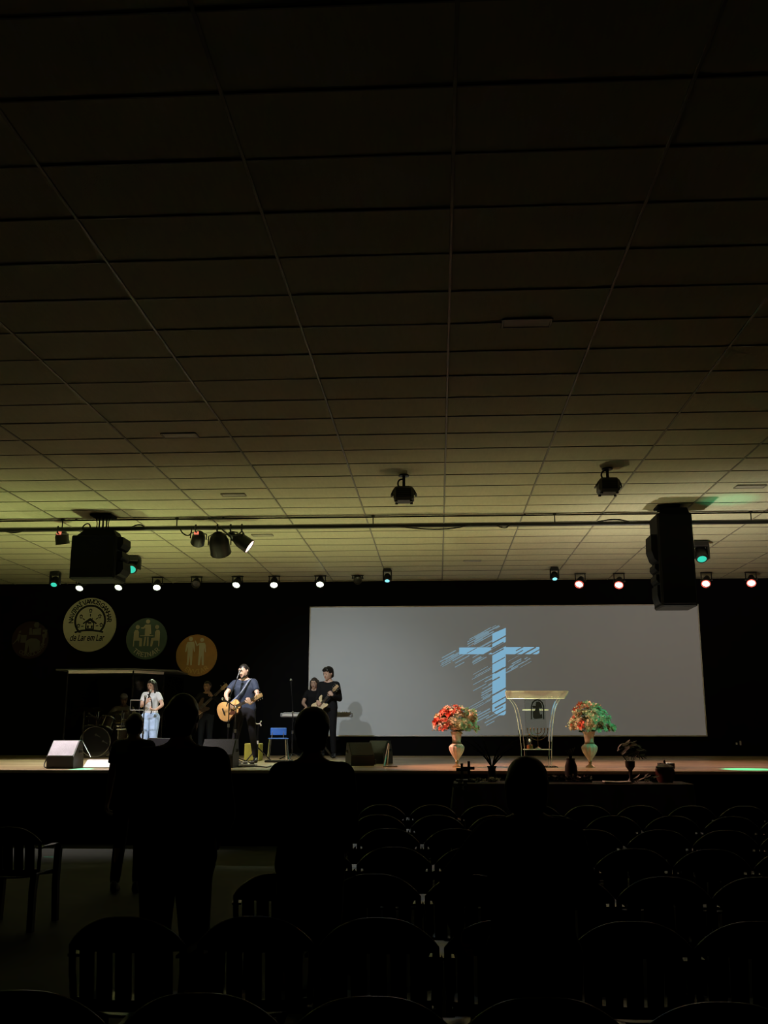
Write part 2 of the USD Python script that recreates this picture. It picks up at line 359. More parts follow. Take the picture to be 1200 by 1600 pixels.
    for k in (-1,1):
        yaw = RZ(feet_yaw*k+twist*.5)
        f0 = ank[k]-V3(0,0,ank[k][2]-.085) if ank[k][2] < .3 else ank[k]
        g = f0-V3(0,0,.085)
        put('shoe', soft(H_((g+yaw@V3(0,.05,.032), .032), (g+yaw@V3(0,.03,.09), .036), (g+yaw@V3(-.022,-.12,.026), .026), (g+yaw@V3(.024,-.12,.026), .026), (g+yaw@V3(0,-.17,.026), .026), (g+yaw@V3(0,-.03,.075), .034)), .02, 3), shoes)
    return t, dict(hc=hc*s, wr={k: wr[k]*s for k in wr}, el={k: el[k]*s for k in el}, s=s, R=R, up=lambda x, y, z: up(x, y, z)*s, neck=neck*s)

M['skin_a'] = mat('skin_light', (.52,.33,.25), .5, vary=.06)
M['skin_b'] = mat('skin_tan', (.36,.21,.145), .5, vary=.06)
M['skin_c'] = mat('skin_brown', (.22,.12,.08), .5, vary=.06)
M['eye'] = mat('eye_dark', (.10,.085,.08), .2)
M['lip'] = mat('lip_red', (.30,.10,.09), .45)
M['hair'] = mat('hair_black', (.010,.008,.007), .45, vary=.4, scale=60)
M['hair_brown'] = mat('hair_brown', (.03,.018,.012), .45, vary=.4, scale=60)
M['tee_white'] = mat('shirt_white', (.58,.60,.64), .85, bump=.35, bscale=18, vary=.05)
M['jeans_light'] = mat('jeans_light', (.36,.50,.74), .85, bump=.35, bscale=22, vary=.2, scale=9)
M['shirt_navy'] = mat('shirt_navy', (.014,.024,.052), .8, bump=.35, bscale=18)
M['jeans_dark'] = mat('jeans_dark', (.013,.020,.042), .85, bump=.3, bscale=20)
M['shirt_grey'] = mat('shirt_grey', (.30,.27,.24), .85, bump=.3, bscale=18)
M['shoe_black'] = mat('shoe_black', (.012,.012,.012), .4)
M['shoe_white'] = mat('shoe_white', (.6,.6,.58), .5)
# ================================================================ the room
solo('floor', cbox((XR-XL, WALL-YB, .1), ((XL+XR)/2, (WALL+YB)/2, -.05)), M['floor'], 'dark polished hall floor in front of the stage', 'floor', kind='structure')
solo('wall_back', cbox((XR-XL, .2, CEIL+.2), ((XL+XR)/2, WALL+.1, CEIL/2)), M['wallblack'], 'black back wall behind the stage', 'wall', kind='structure')
solo('wall_left', cbox((.2, WALL-YB, CEIL+.2), (XL-.1, (WALL+YB)/2, CEIL/2)), M['wallside'], 'unlit left wall of the hall', 'wall', kind='structure')
solo('wall_right', cbox((.2, WALL-YB, CEIL+.2), (XR+.1, (WALL+YB)/2, CEIL/2)), M['wallside'], 'unlit right wall of the hall', 'wall', kind='structure')
solo('wall_front', cbox((XR-XL, .2, CEIL+.2), ((XL+XR)/2, YB-.1, CEIL/2)), M['wallside'], 'unlit wall behind the viewer', 'wall', kind='structure')
st = thing('stage_platform', 'wide wooden stage platform with a black front', 'stage', (0,0,0), kind='structure')
part('stage_top', cbox((XR-XL, WALL-FRONT, .05), ((XL+XR)/2, (WALL+FRONT)/2, STAGE-.025), .008), M['stagefloor'], st)
part('stage_front', cbox((XR-XL, .06, STAGE-.05), ((XL+XR)/2, FRONT+.08, (STAGE-.05)/2)), M['wallblack'], st)
part('edge_strip', cbox((XR-XL, .03, .035), ((XL+XR)/2, FRONT-.015, STAGE-.0185), .004), mat('edge_strip', (.45,.38,.28), .35), st)

# ceiling: panels of 1.25 x 0.625 m laid on tee bars
ce = thing('ceiling', 'suspended ceiling of pale panels on dark tee bars', 'ceiling', (0,0,0), kind='structure')
jx = atz(691, 905, CEIL)[0]; jy = atz(600, 777, CEIL)[1]
x0 = jx - 1.25*math.ceil((jx-XL)/1.25); y0 = jy - .625*math.ceil((jy-YB)/.625)
part('deck', cbox((XR-XL, WALL-YB, .1), ((XL+XR)/2, (WALL+YB)/2, CEIL+.09)), M['wallside'], ce)
cells, rest = [], []
for i in range(int((XR-x0)/1.25)+1):
    for j in range(int((WALL-y0)/.625)+1):
        xa, xb = max(x0+1.25*i, XL), min(x0+1.25*(i+1), XR); ya, yb = max(y0+.625*j, YB), min(y0+.625*(j+1), WALL)
        if xb-xa < .05 or yb-ya < .05: continue
        c = np.array([(xa+xb)/2, (ya+yb)/2, CEIL]); d = c-EYE; z = d@c_f
        u, v = 600+F*(d@c_r)/max(z, .01), 800-F*(d@c_u)/max(z, .01)
        seen = z > .3 and -60 < u < 1260 and -60 < v < 930
        cells.append((not seen, -1/max(z, .1), xa, xb, ya, yb))
cells.sort()
cp = random.Random(3)
for k, (off, _, xa, xb, ya, yb) in enumerate(cells):
    dz = cp.uniform(0, .004)
    m = cbox((xb-xa-.006, yb-ya-.006, .022), ((xa+xb)/2, (ya+yb)/2, CEIL+.012+dz), .003)
    if not off and k < 300: part('ceiling_panel', m, M['panel'], ce, smooth=False)
    else: rest.append(m)
part('ceiling_panels_beyond', rest, M['panel'], ce, smooth=False, kind='stuff')
for i in range(int((XR-x0)/1.25)+1):
    x = x0+1.25*i
    if XL < x < XR: part('main_tee', cbox((.022, WALL-YB, .014), (x, (WALL+YB)/2, CEIL-.001), .003), M['tee'], ce, smooth=False)
for j in range(int((WALL-y0)/.625)+1):
    y = y0+.625*j
    if YB < y < WALL-.1: part('cross_tee', cbox((XR-XL, .014, .01), ((XL+XR)/2, y, CEIL-.0), .002), M['tee'], ce, smooth=False)

# projection screen
q = [P(486, 947, WALL-.06), P(1090, 948, WALL-.06), P(1103, 1147, WALL-.06), P(482, 1150.5, WALL-.06)]
sx0, sx1 = (q[0][0]+q[3][0])/2, (q[1][0]+q[2][0])/2; sz1, sz0 = (q[0][2]+q[1][2])/2, (q[2][2]+q[3][2])/2
print('screen', q, sx0, sx1, sz0, sz1)
M['screen'] = usdkit.material(stage, '/World/Looks/screen_cloth', {
    'g': ('geometry', {}), 's': ('separate_xyz', {}), 'mr': ('map_range', {'from_min': sx0, 'from_max': sx1, 'clamp': True}),
    'r': ('rgb_ramp', {'ramp': [(0, (1.45,1.62,1.62)), (.35, (1.05,1.14,1.12)), (.62, (.88,.88,.82)), (1, (.98,.88,.78))]}),
    'p': ('principled_bsdf', {'base_color': (.32,.33,.35), 'roughness': .75, 'specular_ior_level': .2, 'emission_strength': K['screen']})},
    [('g.position', 's.vector'), ('s.x', 'mr.value'), ('mr.result', 'r.fac'), ('r.color', 'p.emission_color')], surface='p.BSDF')
sc = thing('projection_screen', 'wide grey projection screen showing a blue cross', 'screen', ((sx0+sx1)/2, WALL-.05, sz0))
part('screen_cloth', cbox((sx1-sx0, .03, sz1-sz0), (0, .0, (sz1-sz0)/2), .004), M['screen'], sc, smooth=False)
fr = .018
part('screen_frame', [cbox((sx1-sx0+.05, .05, .025), (0, .01, -.012)), cbox((sx1-sx0+.05, .05, .025), (0, .01, sz1-sz0+.012)), cbox((.025, .05, sz1-sz0), (-(sx1-sx0)/2-.012, .01, (sz1-sz0)/2)), cbox((.025, .05, sz1-sz0), ((sx1-sx0)/2+.012, .01, (sz1-sz0)/2))], M['white'], sc, smooth=False)
# the projected cross: solid bars broken by slanted strokes, with strokes trailing to the lower left
YS = WALL-.066
def spx(u, v):
    p = P(u, v, YS); return (p[0]-(sx0+sx1)/2, p[2]-sz0)
def poly(pts): return Polygon([spx(*p) for p in pts])
def zz(x, y): return (680+x*.15, 960+y*.15)
bars = unary_union([poly([zz(595,200), zz(735,140), zz(735,310), zz(735,1030), zz(720,1050), zz(650,1050), zz(595,1010)]),
                    poly([zz(250,345), zz(1085,340), zz(1085,400), zz(1060,415), zz(250,415)])])
cr = random.Random(11)
slope = -.55
def stroke(x, y, L, w):
    dx = L/math.hypot(1, slope); a = zz(x, y); b = zz(x+dx, y+dx*slope)
    return LineString([spx(*a), spx(*b)]).buffer(w*.15*.0146/2, cap_style=2)
cuts = [stroke(480, 440, 330, 24), stroke(585, 400, 190, 22)]
for y in (250, 300, 360, 480, 545, 590, 660, 790, 880, 910, 985, 1010, 1045):
    cuts.append(stroke(560+cr.uniform(-20,60), y+cr.uniform(-8,8)+60, cr.uniform(130,240), cr.uniform(9,17)))
cuts += [stroke(760, 500, 330, 14), stroke(840, 380, 90, 10), stroke(990, 420, 110, 10), stroke(330, 405, 120, 7), stroke(740, 470, 200, 9)]
strokes = []
for (x, y, L, w, n, sp_) in [(355,300,260,9,4,26), (420,330,330,12,6,30), (430,240,150,7,3,16), (590,140,70,7,2,12), (70,490,230,9,5,20), (75,540,120,7,1,0), (165,480,190,10,4,18), (205,555,170,7,1,0), (385,510,210,7,2,16), (390,470,240,8,3,20),
                        (395,635,230,5,2,24), (385,675,220,5,1,0), (395,735,240,7,1,0), (395,793,230,7,1,0), (490,825,140,11,5,24), (530,695,120,9,4,22), (480,890,120,7,3,20), (345,1000,280,6,3,20), (420,1045,70,8,1,0), (440,1085,160,11,4,22), (530,1120,170,8,4,24),
                        (745,590,100,9,3,16), (760,545,170,11,5,26), (840,548,140,6,2,14), (930,472,50,8,2,14)]:
    for k in range(n):
        strokes.append(stroke(x+cr.uniform(-25,45)*(k > 0), y+(k-(n-1)/2)*sp_+cr.uniform(-5,5), L*cr.uniform(.65,1), w*cr.uniform(.7,1.2)))
cutu = unary_union(cuts)
bars = bars.difference(cutu)
tr = unary_union(strokes).difference(bars.buffer(.004)).difference(cutu.buffer(.0))
M['cross'] = glow('projected_blue', (.32,.66,.92), K['cross'])
M['stroke'] = glow('projected_pale_blue', (.36,.55,.66), K['cross']*.75)
def onscreen(pg, d):
    m = prism(pg, d); return mv(m, np.array([[1,0,0,0],[0,0,-1,-.0155],[0,1,0,0],[0,0,0,1.0]]))
part('projected_cross', onscreen(bars, .002), M['cross'], sc, smooth=False, label='bright blue projected cross')
part('projected_strokes', onscreen(tr, .0015), M['stroke'], sc, smooth=False, kind='stuff', label='pale slanted strokes trailing from the cross')
# ================================================================ lamps under the ceiling
def unit(v): v = np.asarray(v, float); return v/np.linalg.norm(v)
def lens_mat(name, col, s): return glow(name, col, s)
M['lens_white'] = lens_mat('lens_greenish_white', (.86,1.0,.72), K['lens'])
M['lens_red'] = lens_mat('lens_pinkish_white', (1.0,.62,.5), K['lens'])
M['lens_rim_red'] = lens_mat('lens_red', (1.0,.12,.08), 1.2)
M['lens_teal'] = lens_mat('lens_teal', (.04,.62,.42), 1.1)
M['lens_blue'] = lens_mat('lens_pale_blue', (.2,.6,.7), 1.6)
M['lens_off'] = mat('lens_dark', (.02,.02,.022), .2)
M['readout'] = lens_mat('red_readout', (1.0,.25,.14), .9)

def par_can(label, u, v, Y, d, lens, top, r=.088, L=.25, name='par_can_light', light=None, group=None, ears=True):
    """a par can whose lens centre is seen at (u, v) on the plane y = Y; it hangs in a yoke from z = top."""
    o = P(u, v, Y); d = unit(d)
    t = thing(name, label, 'stage light', o, 0, group)
    Mz = zto((0,0,0), d)
    # can: profile runs from the back (-L) to the lens (0)
    can = lathe([(0,-L), (r*.45,-L), (r*.62,-L*.93), (r*.8,-L*.7), (r*.98,-L*.45), (r,-L*.05), (r*1.06,-.012), (r*1.06,.012), (r*.93,.012), (r*.93,-.01), (0,-.01)], 24)
    part('housing', mv(can, Mz), M['black'], t)
    ln = part('lens', mv(lathe([(0,-.012), (0.0,-.002), (r*.6,-.004), (r*.92,-.008), (r*.92,-.012), (0,-.012)][1:], 24), Mz), lens, t)
    side = unit(np.cross(d, (0,0,1))); mid = -d*L*.5
    a, b = mid+side*(r+.02), mid-side*(r+.02)
    h = top-o[2]
    part('yoke', [tube([a, (a[0], a[1], h-.05), (a[0], a[1], h-.02)], .011, 6), tube([b, (b[0], b[1], h-.05), (b[0], b[1], h-.02)], .011, 6),
                  cbox((abs(a-b).max()+.05, .05, .02), ((a+b)[0]/2, (a+b)[1]/2, h-.012), .003)], M['black'], t)
    for s_ in (a, b): part('knob', mv(lathe([(0,-.02), (.02,-.02), (.02,.02), (0,.02)], 8), zto(s_, side)), M['black'], t)
    if light:
        col, pw, cone, soft = light
        spot(t, d*.1, d, col, pw, r*.6, cone, soft)
    return t, o

WHITE, PINK = (.84,1.0,.62), (1.0,.5,.36)
down = (0,-.8,-.62)
whites = [(124,919,'leftmost white par light on the back wall row'), (185,918,'second white par light from the left, above the round cream sign'),
          (245,918,'third white par light from the left, above the training sign'), (369,914,'white par light just right of the unlit one'),
          (428,914,'white par light above the dark gap left of the screen'), (500,913,'rightmost white par light, above the screen left corner')]
for i, (u, v, lb) in enumerate(whites):
    par_can('glowing '+lb, u, v, 21.2, (rng.uniform(-.1,.25), -.70, -.71), M['lens_white'], CEIL-.01, light=(WHITE, K['par_white'], 19.5, .7))
for u, v, lb in ((306,913,'unlit black par light between white ones, above the orange sign'), (559,907,'unlit small black par light above the screen left half')):
    par_can(lb, u, v, 21.2, (.1,-.8,-.5), M['lens_off'], CEIL-.01, r=.088)
reds = [(905,913,'leftmost pink-red par light above the right half of the screen'), (967,914,'second pink-red par light, left of the hanging black speaker stack'),
        (1103,912,'pink-red par light just right of the hanging speaker stack'), (1174,911,'rightmost pink-red par light of the row')]
for i, (u, v, lb) in enumerate(reds):
    t, o = par_can('glowing '+lb, u, v, 21.2, (rng.uniform(-.35,-.1), -.70, -.71), M['lens_red'], CEIL-.01, light=(PINK, K['par_red'], 19.5, .7))
    part('red_rim', mv(lathe([(.084,.0),(.097,.0),(.097,.016),(.084,.016),(.084,.0)], 24), zto((0,0,0), unit((-.2,-.70,-.71)))), M['lens_rim_red'], t)

def moving_head(label, u, v, Y, top, d, lens, size=1.0, light=None):
    """a small moving head hanging from the ceiling: base plate, fork and a barrel head with a round lens."""
    o = P(u, v, Y); d = unit(d); s = size
    t = thing('moving_head_light', label, 'stage light', o)
    h = top-o[2]
    part('base', [cbox((.24*s, .2*s, .09*s), (0, .06*s, h-.05*s), .015)], M['black'], t)
    for sx in (-1,1): part('fork_arm', cbox((.035*s, .1*s, max(h-.06*s, .05)), (sx*.12*s, .06*s, (h-.1*s)/2+.03*s), .008), M['black'], t)
    part('head', mv(lathe([(0,-.26*s), (.07*s,-.26*s), (.1*s,-.2*s), (.1*s,-.02*s), (.085*s,.0), (.075*s,.0), (.075*s,-.012), (0,-.012)], 24), zto((0,0,0), d)), M['black'], t)
    part('lens', mv(lathe([(0,-.004), (.05*s,-.006), (.074*s,-.01), (.074*s,-.012), (0,-.012)], 24), zto((0,0,0), d)), lens, t)
    if light: spot(t, d*.08, d, *light)
    return t, o
TEAL = (.02,1.0,.55)
t, o = moving_head('small moving head with a teal lens at the far left end of the row', 84, 914, 20.4, CEIL-.01, (.1,-.7,-.8), M['lens_teal'], .85)
w = on_stage(127, 14.56); b = P(205, 890, 18.6)
moving_head('moving head with a teal lens hanging right of the left speaker stack', 205, 890, 18.6, CEIL-.01, w-b, M['lens_teal'], 1.15, light=(TEAL, K['teal']*9.0, .03, 2.2, .5))
moving_head('small moving head with a pale blue lens above the screen, left of the middle', 605, 908, 20.4, CEIL-.01, (0,-.6,-.9), M['lens_blue'], .7)
moving_head('small moving head with a pale blue lens left of the red par lights', 867, 905, 20.4, CEIL-.01, (0,-.6,-.9), M['lens_blue'], .7)
w = on_stage(1170, 15.0); b = P(1097, 874, 17.6)
moving_head('moving head with a teal lens half hidden by the right speaker stack', 1097, 874, 17.6, CEIL-.01, w-b, M['lens_teal'], 1.1, light=(TEAL, K['teal']*4.5, .04, 5.5, .3))

# ---- the lighting pipe in front of the stage, hung from the ceiling by thin rods
PY = 15.2
pa, pb = P(-60, 830, PY), P(1262, 813.5, PY); pz = (pa[2]+pb[2])/2
pipe = thing('lighting_pipe', 'long black horizontal lighting pipe hung under the ceiling in front of the stage', 'pipe', (0, PY, pz))
part('pipe_bar', seg((XL+.3, 0, 0), (XR-.3, 0, 0), .034, 12), M['black'], pipe)
for u in (-40, 97, 276, 583, 867, 1174, 1240):
    x = XA(u, PY, pz)
    part('hanger_rod', [seg((x, 0, 0), (x, 0, CEIL-pz-.005), .009, 6), cbox((.05,.05,.012), (x, 0, CEIL-pz-.012))], M['black'], pipe)
for u0, u1, dr in ((0,42,.05), (80,130,.03), (283,300,.13), (346,380,.14), (610,736,.07), (774,796,.06), (925,985,-.05), (205,228,-.05), (130,142,-.08)):
    xa, xb = XA(u0, PY, pz), XA(u1, PY, pz)
    part('cable', tube(curve([(xa, -.036, 0), ((xa*2+xb)/3, -.05, -dr*.8), ((xa+2*xb)/3, -.05, -dr), (xb, -.036, 0)], 14), .011, 6), M['black'], pipe)
ct = thing('ceiling_shadow_line', 'thin dark conduit standing for the shadow of the lighting pipe on the ceiling', 'shadowline', (0, PY-.02, CEIL-.03))  # dark tube put in for the pipe's shadow on the ceiling
part('shadow_tube', seg((XL+.3, 0, 0), (XR-.3, 0, 0), .012, 8), M['black'], ct)
part('clip', [cbox((.03,.04,.03), (x, 0, .008)) for x in np.arange(XL+1, XR, 2.4)], M['black'], ct)

def pipe_lamp(label, u, v, d, r, L, lens, readout=False, light=None):
    o = P(u, v, PY+.2); d = unit(d)
    t = thing('pipe_par_light', label, 'stage light', o)
    Mz = zto((0,0,0), d)
    can = lathe([(0,-L*.6), (r*.5,-L*.6), (r*.75,-L*.48), (r*.97,-L*.2), (r,L*.3), (r*1.04,L*.4), (r*.95,L*.4), (r*.95,L*.36), (0,L*.36)], 28)
    part('housing', mv(can, Mz), M['black'], t)
    part('lens', mv(lathe([(0,L*.375), (r*.93,L*.37), (r*.93,L*.362), (0,L*.362)], 28), Mz), lens, t)
    h = pz-o[2]; a = r+.02
    side = unit(np.cross(d, (0,0,1)))*a
    for k in (-1,1): part('yoke_arm', tube([side*k, (k*side[0], k*side[1], h*.6), (0, -.14, h-.05)], .01, 6), M['black'], t)
    part('clamp', tube([(0,-.14,h-.06), (0,-.2,h-.06), (0,-.25,h), (0,-.2,h+.05), (0,-.15,h)], .013, 6), M['black'], t)
    if readout:
        up = unit((0,0,1)-d*d[2])
        part('readout', mv(cbox((.075,.05,.012)), frame((0,-r*1.32,r*.62), (1,0,0), unit((0,-1,.35)))), M['readout'], t)
    if light: spot(t, d*(L*.42+.1), d, *light)
    return t, o
def aim(u, v, tgt): return np.asarray(tgt)-P(u, v, PY+.2)
pipe_lamp('round black par light with a red readout left of the left speaker stack', 97, 842, aim(97, 842, on_stage(140, 16.3)), .11, .22, M['lens_off'], True, light=((1,.88,.88), K['front']*1.1, .06, 50, .6))
pipe_lamp('round black par light with a red readout right of the left speaker stack', 310, 842, aim(310, 842, on_stage(240, 18.6)+(0,0,.9)), .11, .22, M['lens_off'], True, light=((.95,1,1), K['front']*.6, .08, 9, .5))
pipe_lamp('large black par light seen from behind, tilted down on the pipe', 343, 852, aim(343, 852, on_stage(384, 17.8)+(0,0,1.0)), .165, .36, M['lens_off'], False, light=((1,.93,.92), K['front']*1.1, .08, 12, .6))
pipe_lamp('black par light with a glowing pink-white lens turned to the right', 381, 848, (.82,.03,-.56), .12, .3, M['lens_red'], False, light=((1,.45,.32), K['sweep'], .08, 27, .8))
pipe_lamp('very small black spotlight clamped on the pipe just above the pink lit light', 364, 838, aim(364, 838, on_stage(520, 20.8)+(0,0,1.0)), .055, .16, M['lens_off'], False, light=((.9,.96,1), K['front']*.75, .04, 26, 1.0))

b = P(1330, 835, 13.0)
moving_head('added unseen teal moving head under the hall ceiling at far right, aimed at the flowers', 1330, 835, 13.0, CEIL-.01, on_stage(840, 15.6)+(0,0,.6)-b, M['lens_teal'], 1.35, light=(TEAL, K['front']*.38, .05, 13, .6))  # added lamp out of view, greens the right sides of urns and flowers
# added floor lamps, hidden behind stage things, to brighten the ceiling
UPC = [(101,15.4,(.80,1,.36),2.0,-.35,.2), (343,15.8,(.92,1.0,.43),1.15,-.1,.08), (577,16.75,(.96,1,.5),1.0,0,.05), (826,14.85,(1,.97,.52),.95,.1,.05), (1041,15.2,(1,.91,.70),3.4,.45,.38)]
for (u, Y, c, pw, tl, ty), lb_ in zip(UPC, ('behind the pale grille monitor at the left', 'behind the monitor left of the acoustic guitarist', 'behind the dark monitors under the screen', 'in front of the pulpit', 'at the right of the stage behind the lidded pot')):
    t = thing('added_uplight', 'added hidden floor uplight '+lb_, 'stage light', on_stage(u, Y))
    part('housing', [cbox((.22,.02,.08), (0,sy*.07,.04), .004) for sy in (-1,1)]+[cbox((.02,.12,.08), (sx*.1,0,.04), .004) for sx in (-1,1)]+[cbox((.2,.14,.01), (0,0,.006))], M['black'], t)
    part('lens', cbox((.17,.11,.006), (0,0,.055)), glow(f'fill_light_{u}', c, 1.0), t, smooth=False)
    spot(t, V3(0,0,.068), V3(tl,ty,1), c, K['up']*pw, .025, 64, .95)

# added moving head out of view, makes the green patch on the ceiling
o = on_stage(1265, 15.1)+np.array((0,0,.34)); tgt = atz(1142, 781, CEIL); d = unit(tgt-o)
t = thing('moving_head_light', 'added unseen moving head on the right end of the stage, aimed at the ceiling', 'stage light', o)
part('base', cbox((.28,.26,.1), (0,0,-.288), .02), M['black'], t)
for sx in (-1,1): part('fork_arm', cbox((.04,.1,.28), (sx*.15,0,-.11), .01), M['black'], t)
part('head', mv(lathe([(0,-.2),(.09,-.2),(.12,-.14),(.12,.06),(.1,.08),(.09,.08),(.09,.065),(0,.065)], 24), zto((0,0,0), d)), M['black'], t)
part('lens', mv(lathe([(0,.075),(.088,.07),(.088,.066),(0,.066)], 24), zto((0,0,0), d)), M['lens_teal'], t)
spot(t, d*.16, d, TEAL, K['up']*1.6, .04, 8, 1.0)
M['stack'] = mat('stack_black', (.004,.004,.0045), .7, spec=.15)
# ================================================================ speaker stacks, projectors, vents under the ceiling
def hanging_stack(label, u0, u1, v0, v1, Y, wedges, inner, tip):
    """black speaker stack flown from the ceiling; wedges: (v_top, v_bottom, reach in px) of the cabinets that stick out on the inner side."""
    a, b = P(u0, v0, Y), P(u1, v1, Y); w, h = b[0]-a[0], a[2]-b[2]; cx = (a[0]+b[0])/2; dep = .55
    px_ = w/(u1-u0)
    t = thing('hanging_speaker_stack', label, 'speaker', (cx, Y, b[2]))
    part('cabinet', cbox((w, dep, h), (0, dep/2, h/2), .02), M['stack'], t)
    part('front_grille', cbox((w*.92, .012, h*.94), (0, -.005, h/2), .004), M['cloth_black'], t, smooth=False)
    for i, (va, vb, reach) in enumerate(wedges):
        z1, z0 = (v1-va)*px_, (v1-vb)*px_; r = reach*px_; x = inner*w/2
        pg = Polygon([(x-inner*.1, z0), (x, z0), (x+inner*r*.55, z0+(z1-z0)*.12), (x+inner*r, z0+(z1-z0)*.45), (x+inner*r*.9, z1), (x-inner*.1, z1)])
        part('side_cabinet', mv(prism(pg, dep*.7), np.array([[1,0,0,0],[0,0,1,dep*.15],[0,1,0,0],[0,0,0,1.0]])), M['stack'], t)
    top = CEIL-b[2]
    pg = Polygon([(-w*.42, h), (-w*.25, h+.09), (w*.4, h+.09), (w*.46, h)])
    part('fly_frame', mv(prism(pg, dep*.6), np.array([[1,0,0,0],[0,0,1,dep*.1],[0,1,0,0],[0,0,0,1.0]])), M['stack'], t)
    part('ceiling_plate', cbox((.34,.3,.03), (tip, .2, top-.02), .004), M['stack'], t)
    for dx, dy in ((-.03,.12), (.03,.12), (-.03,.28), (.03,.28)):
        part('hanger_rod', seg((tip+dx, dy, h+.05), (tip+dx, dy, top-.02), .012, 6), M['stack'], t)
    for dx in (-.13, .12):
        part('cable', tube(curve([(tip+dx*1.15, .2, h+.06), (tip+dx*.75, .2, (h+top)/2), (tip+dx, .2, top-.02)], 10), .008, 5), M['stack'], t)
    return t
hanging_stack('black square speaker stack hanging left of the stage, wedge cabinets on its right side', 112, 178, 836, 904, 14.75, [(842,860,8), (863,877,8), (878,898,10)], 1, .06)
hanging_stack('tall black speaker stack hanging over the right end of the screen', 1026, 1091, 801, 947, 14.6, [(810,862,12), (866,880,7), (886,902,6), (906,940,5)], -1, -.06)

def projector(label, u, v, Y):
    o = P(u, v, Y); t = thing('ceiling_projector', label, 'projector', o)
    M['proj'] = M.get('proj') or mat('projector_grey', (.07,.07,.068), .5)
    part('body', cbox((.27,.28,.19), (0,0,-.02), .035), M['proj'], t)
    part('rear_panel', cbox((.2,.01,.12), (0,-.142,-.02), .003), M['black'], t)
    for k in (-1,1): part('side_handle', tube(curve([(k*.13,-.08,.03), (k*.16,-.05,-.02), (k*.16,.05,-.02), (k*.13,.08,.03)], 10), .012, 6), M['proj'], t)
    for i in range(4): part('vent_slat', cbox((.17,.006,.008), (0,-.149,-.06+.026*i)), M['proj'], t)
    part('lens', lathe([(0,0),(.045,0),(.045,.05),(.035,.05),(.03,.035),(0,.035)], 20).apply_transform(rot(-90,(1,0,0))).apply_translation((.06,.14,.0)), M['black_gloss'], t)
    for sx in (-.1,.1):
        for sy in (-.08,.08): part('foot', lathe([(0,-.02),(.018,-.02),(.018,0),(0,0)], 10, (sx, sy, -.11)), M['black'], t)
    part('mount_bracket', [cbox((.16,.16,.02), (0,0,.075), .004), tube(curve([(-.02,.0,.08), (-.075,0,.11), (-.07,0,.17), (0,0,.19)], 12), .012, 6)], M['black'], t)
    part('mount_pole', seg((0,0,.08), (0,0,CEIL-o[2]-.01), .02, 10), M['black'], t)
    part('mount_plate', lathe([(0,0),(.07,0),(.07,.015),(0,.015)], 20, (0,0,CEIL-o[2]-.018)), M['black'], t)
projector('dark projector hanging under the ceiling near the middle', 631, 771, 12.7)
projector('dark projector hanging under the ceiling to the right of the other one', 950, 758, 12.5)
M['vent'] = mat('vent_cream', (.46,.44,.38), .5)
for lb, u, v, w in (('small recessed ceiling hatch at the left, above the round par lights', 365, 773, .34), ('pale ceiling hatch in the dim left half of the ceiling', 281, 680, .4), ('small ceiling hatch over the middle of the screen', 738, 876, .34),
                 ('faint ceiling hatch in the dark upper right half', 823, 504, .4), ('ceiling hatch near the right edge above the green glow', 1172, 760, .4), ('ceiling hatch just right of the glowing pipe light', 410, 836, .36)):
    o = atz(u, v, CEIL); h_ = w*.42
    t = thing('ceiling_hatch', lb, 'ceiling hatch', o)
    part('frame', [cbox((w,.02,.016), (0,sy*h_/2,-.004), .003) for sy in (-1,1)]+[cbox((.02,h_,.016), (sx*w/2,0,-.004), .003) for sx in (-1,1)], M['tee'], t)
    part('door_panel', cbox((w-.02,h_-.02,.01), (0,0,-.003), .002), M['vent'], t)

# ================================================================ round signs on the back wall
SM = .01466
def arc_text(txt, R, a_mid, span, hgt, flip, c=(0,0), bold=True, dep=.006):
    """letters along an arc. flip False: reads clockwise over the top, feet to the centre; True: along the bottom, heads to the centre."""
    ws = []
    for ch in txt: ws.append(None if ch == ' ' else meshkit.text_mesh(ch, hgt, dep, bold))
    adv = [hgt*.38 if m is None else (m.bounds[1][0]-m.bounds[0][0])+hgt*.18 for m in ws]
    tot = sum(adv); out = []; x = 0
    for m, a in zip(ws, adv):
        if m is not None:
            f = (x+a/2)/tot-.5; m = m.copy(); m.apply_translation((-(m.bounds[0][0]+m.bounds[1][0])/2, 0, 0))
            if flip: th = math.radians(a_mid+span*f); rr = R; m.apply_transform(rot(math.degrees(th)+90, (0,0,1)))
            else: th = math.radians(a_mid-span*f); m.apply_transform(rot(math.degrees(th)-90, (0,0,1)))
            m.apply_translation((c[0]+R*math.cos(th), c[1]+R*math.sin(th), 0)); out.append(m)
        x += a
    return out
def sign(label, u, v, rpx, base, layers, rim=None):
    o = P(u, v, WALL-.03); R = rpx*SM
    t = thing('round_wall_sign', label, 'sign', (o[0], WALL-.004, o[2]))
    T = np.array([[1,0,0,0],[0,0,-1,0],[0,1,0,0],[0,0,0,1.0]])
    part('board', mv(lathe([(0,0),(R,0),(R,.03),(R-.008,.036),(0,.036)], 64), T), base, t)
    for nm, ms, mt in layers:
        ms = CC(ms) if isinstance(ms, list) else ms
        part(nm, mv(mv(ms, trimesh.transformations.translation_matrix((0,0,.0345))), T), mt, t, smooth=False)
    return t
def local(u, v, off, sc):
    def f(pts): return [((off[0]+x/sc-u)*SM, (v-off[1]-y/sc)*SM) for x, y in pts]
    return f
M['sign_cream'] = mat('sign_cream', (.72,.70,.56), .6, vary=.05); M['sign_ink'] = mat('sign_ink', (.012,.012,.01), .6)
M['sign_teal'] = mat('sign_teal', (.13,.21,.21), .6, vary=.1); M['sign_fig'] = mat('sign_figure', (.74,.69,.56), .6, vary=.05)
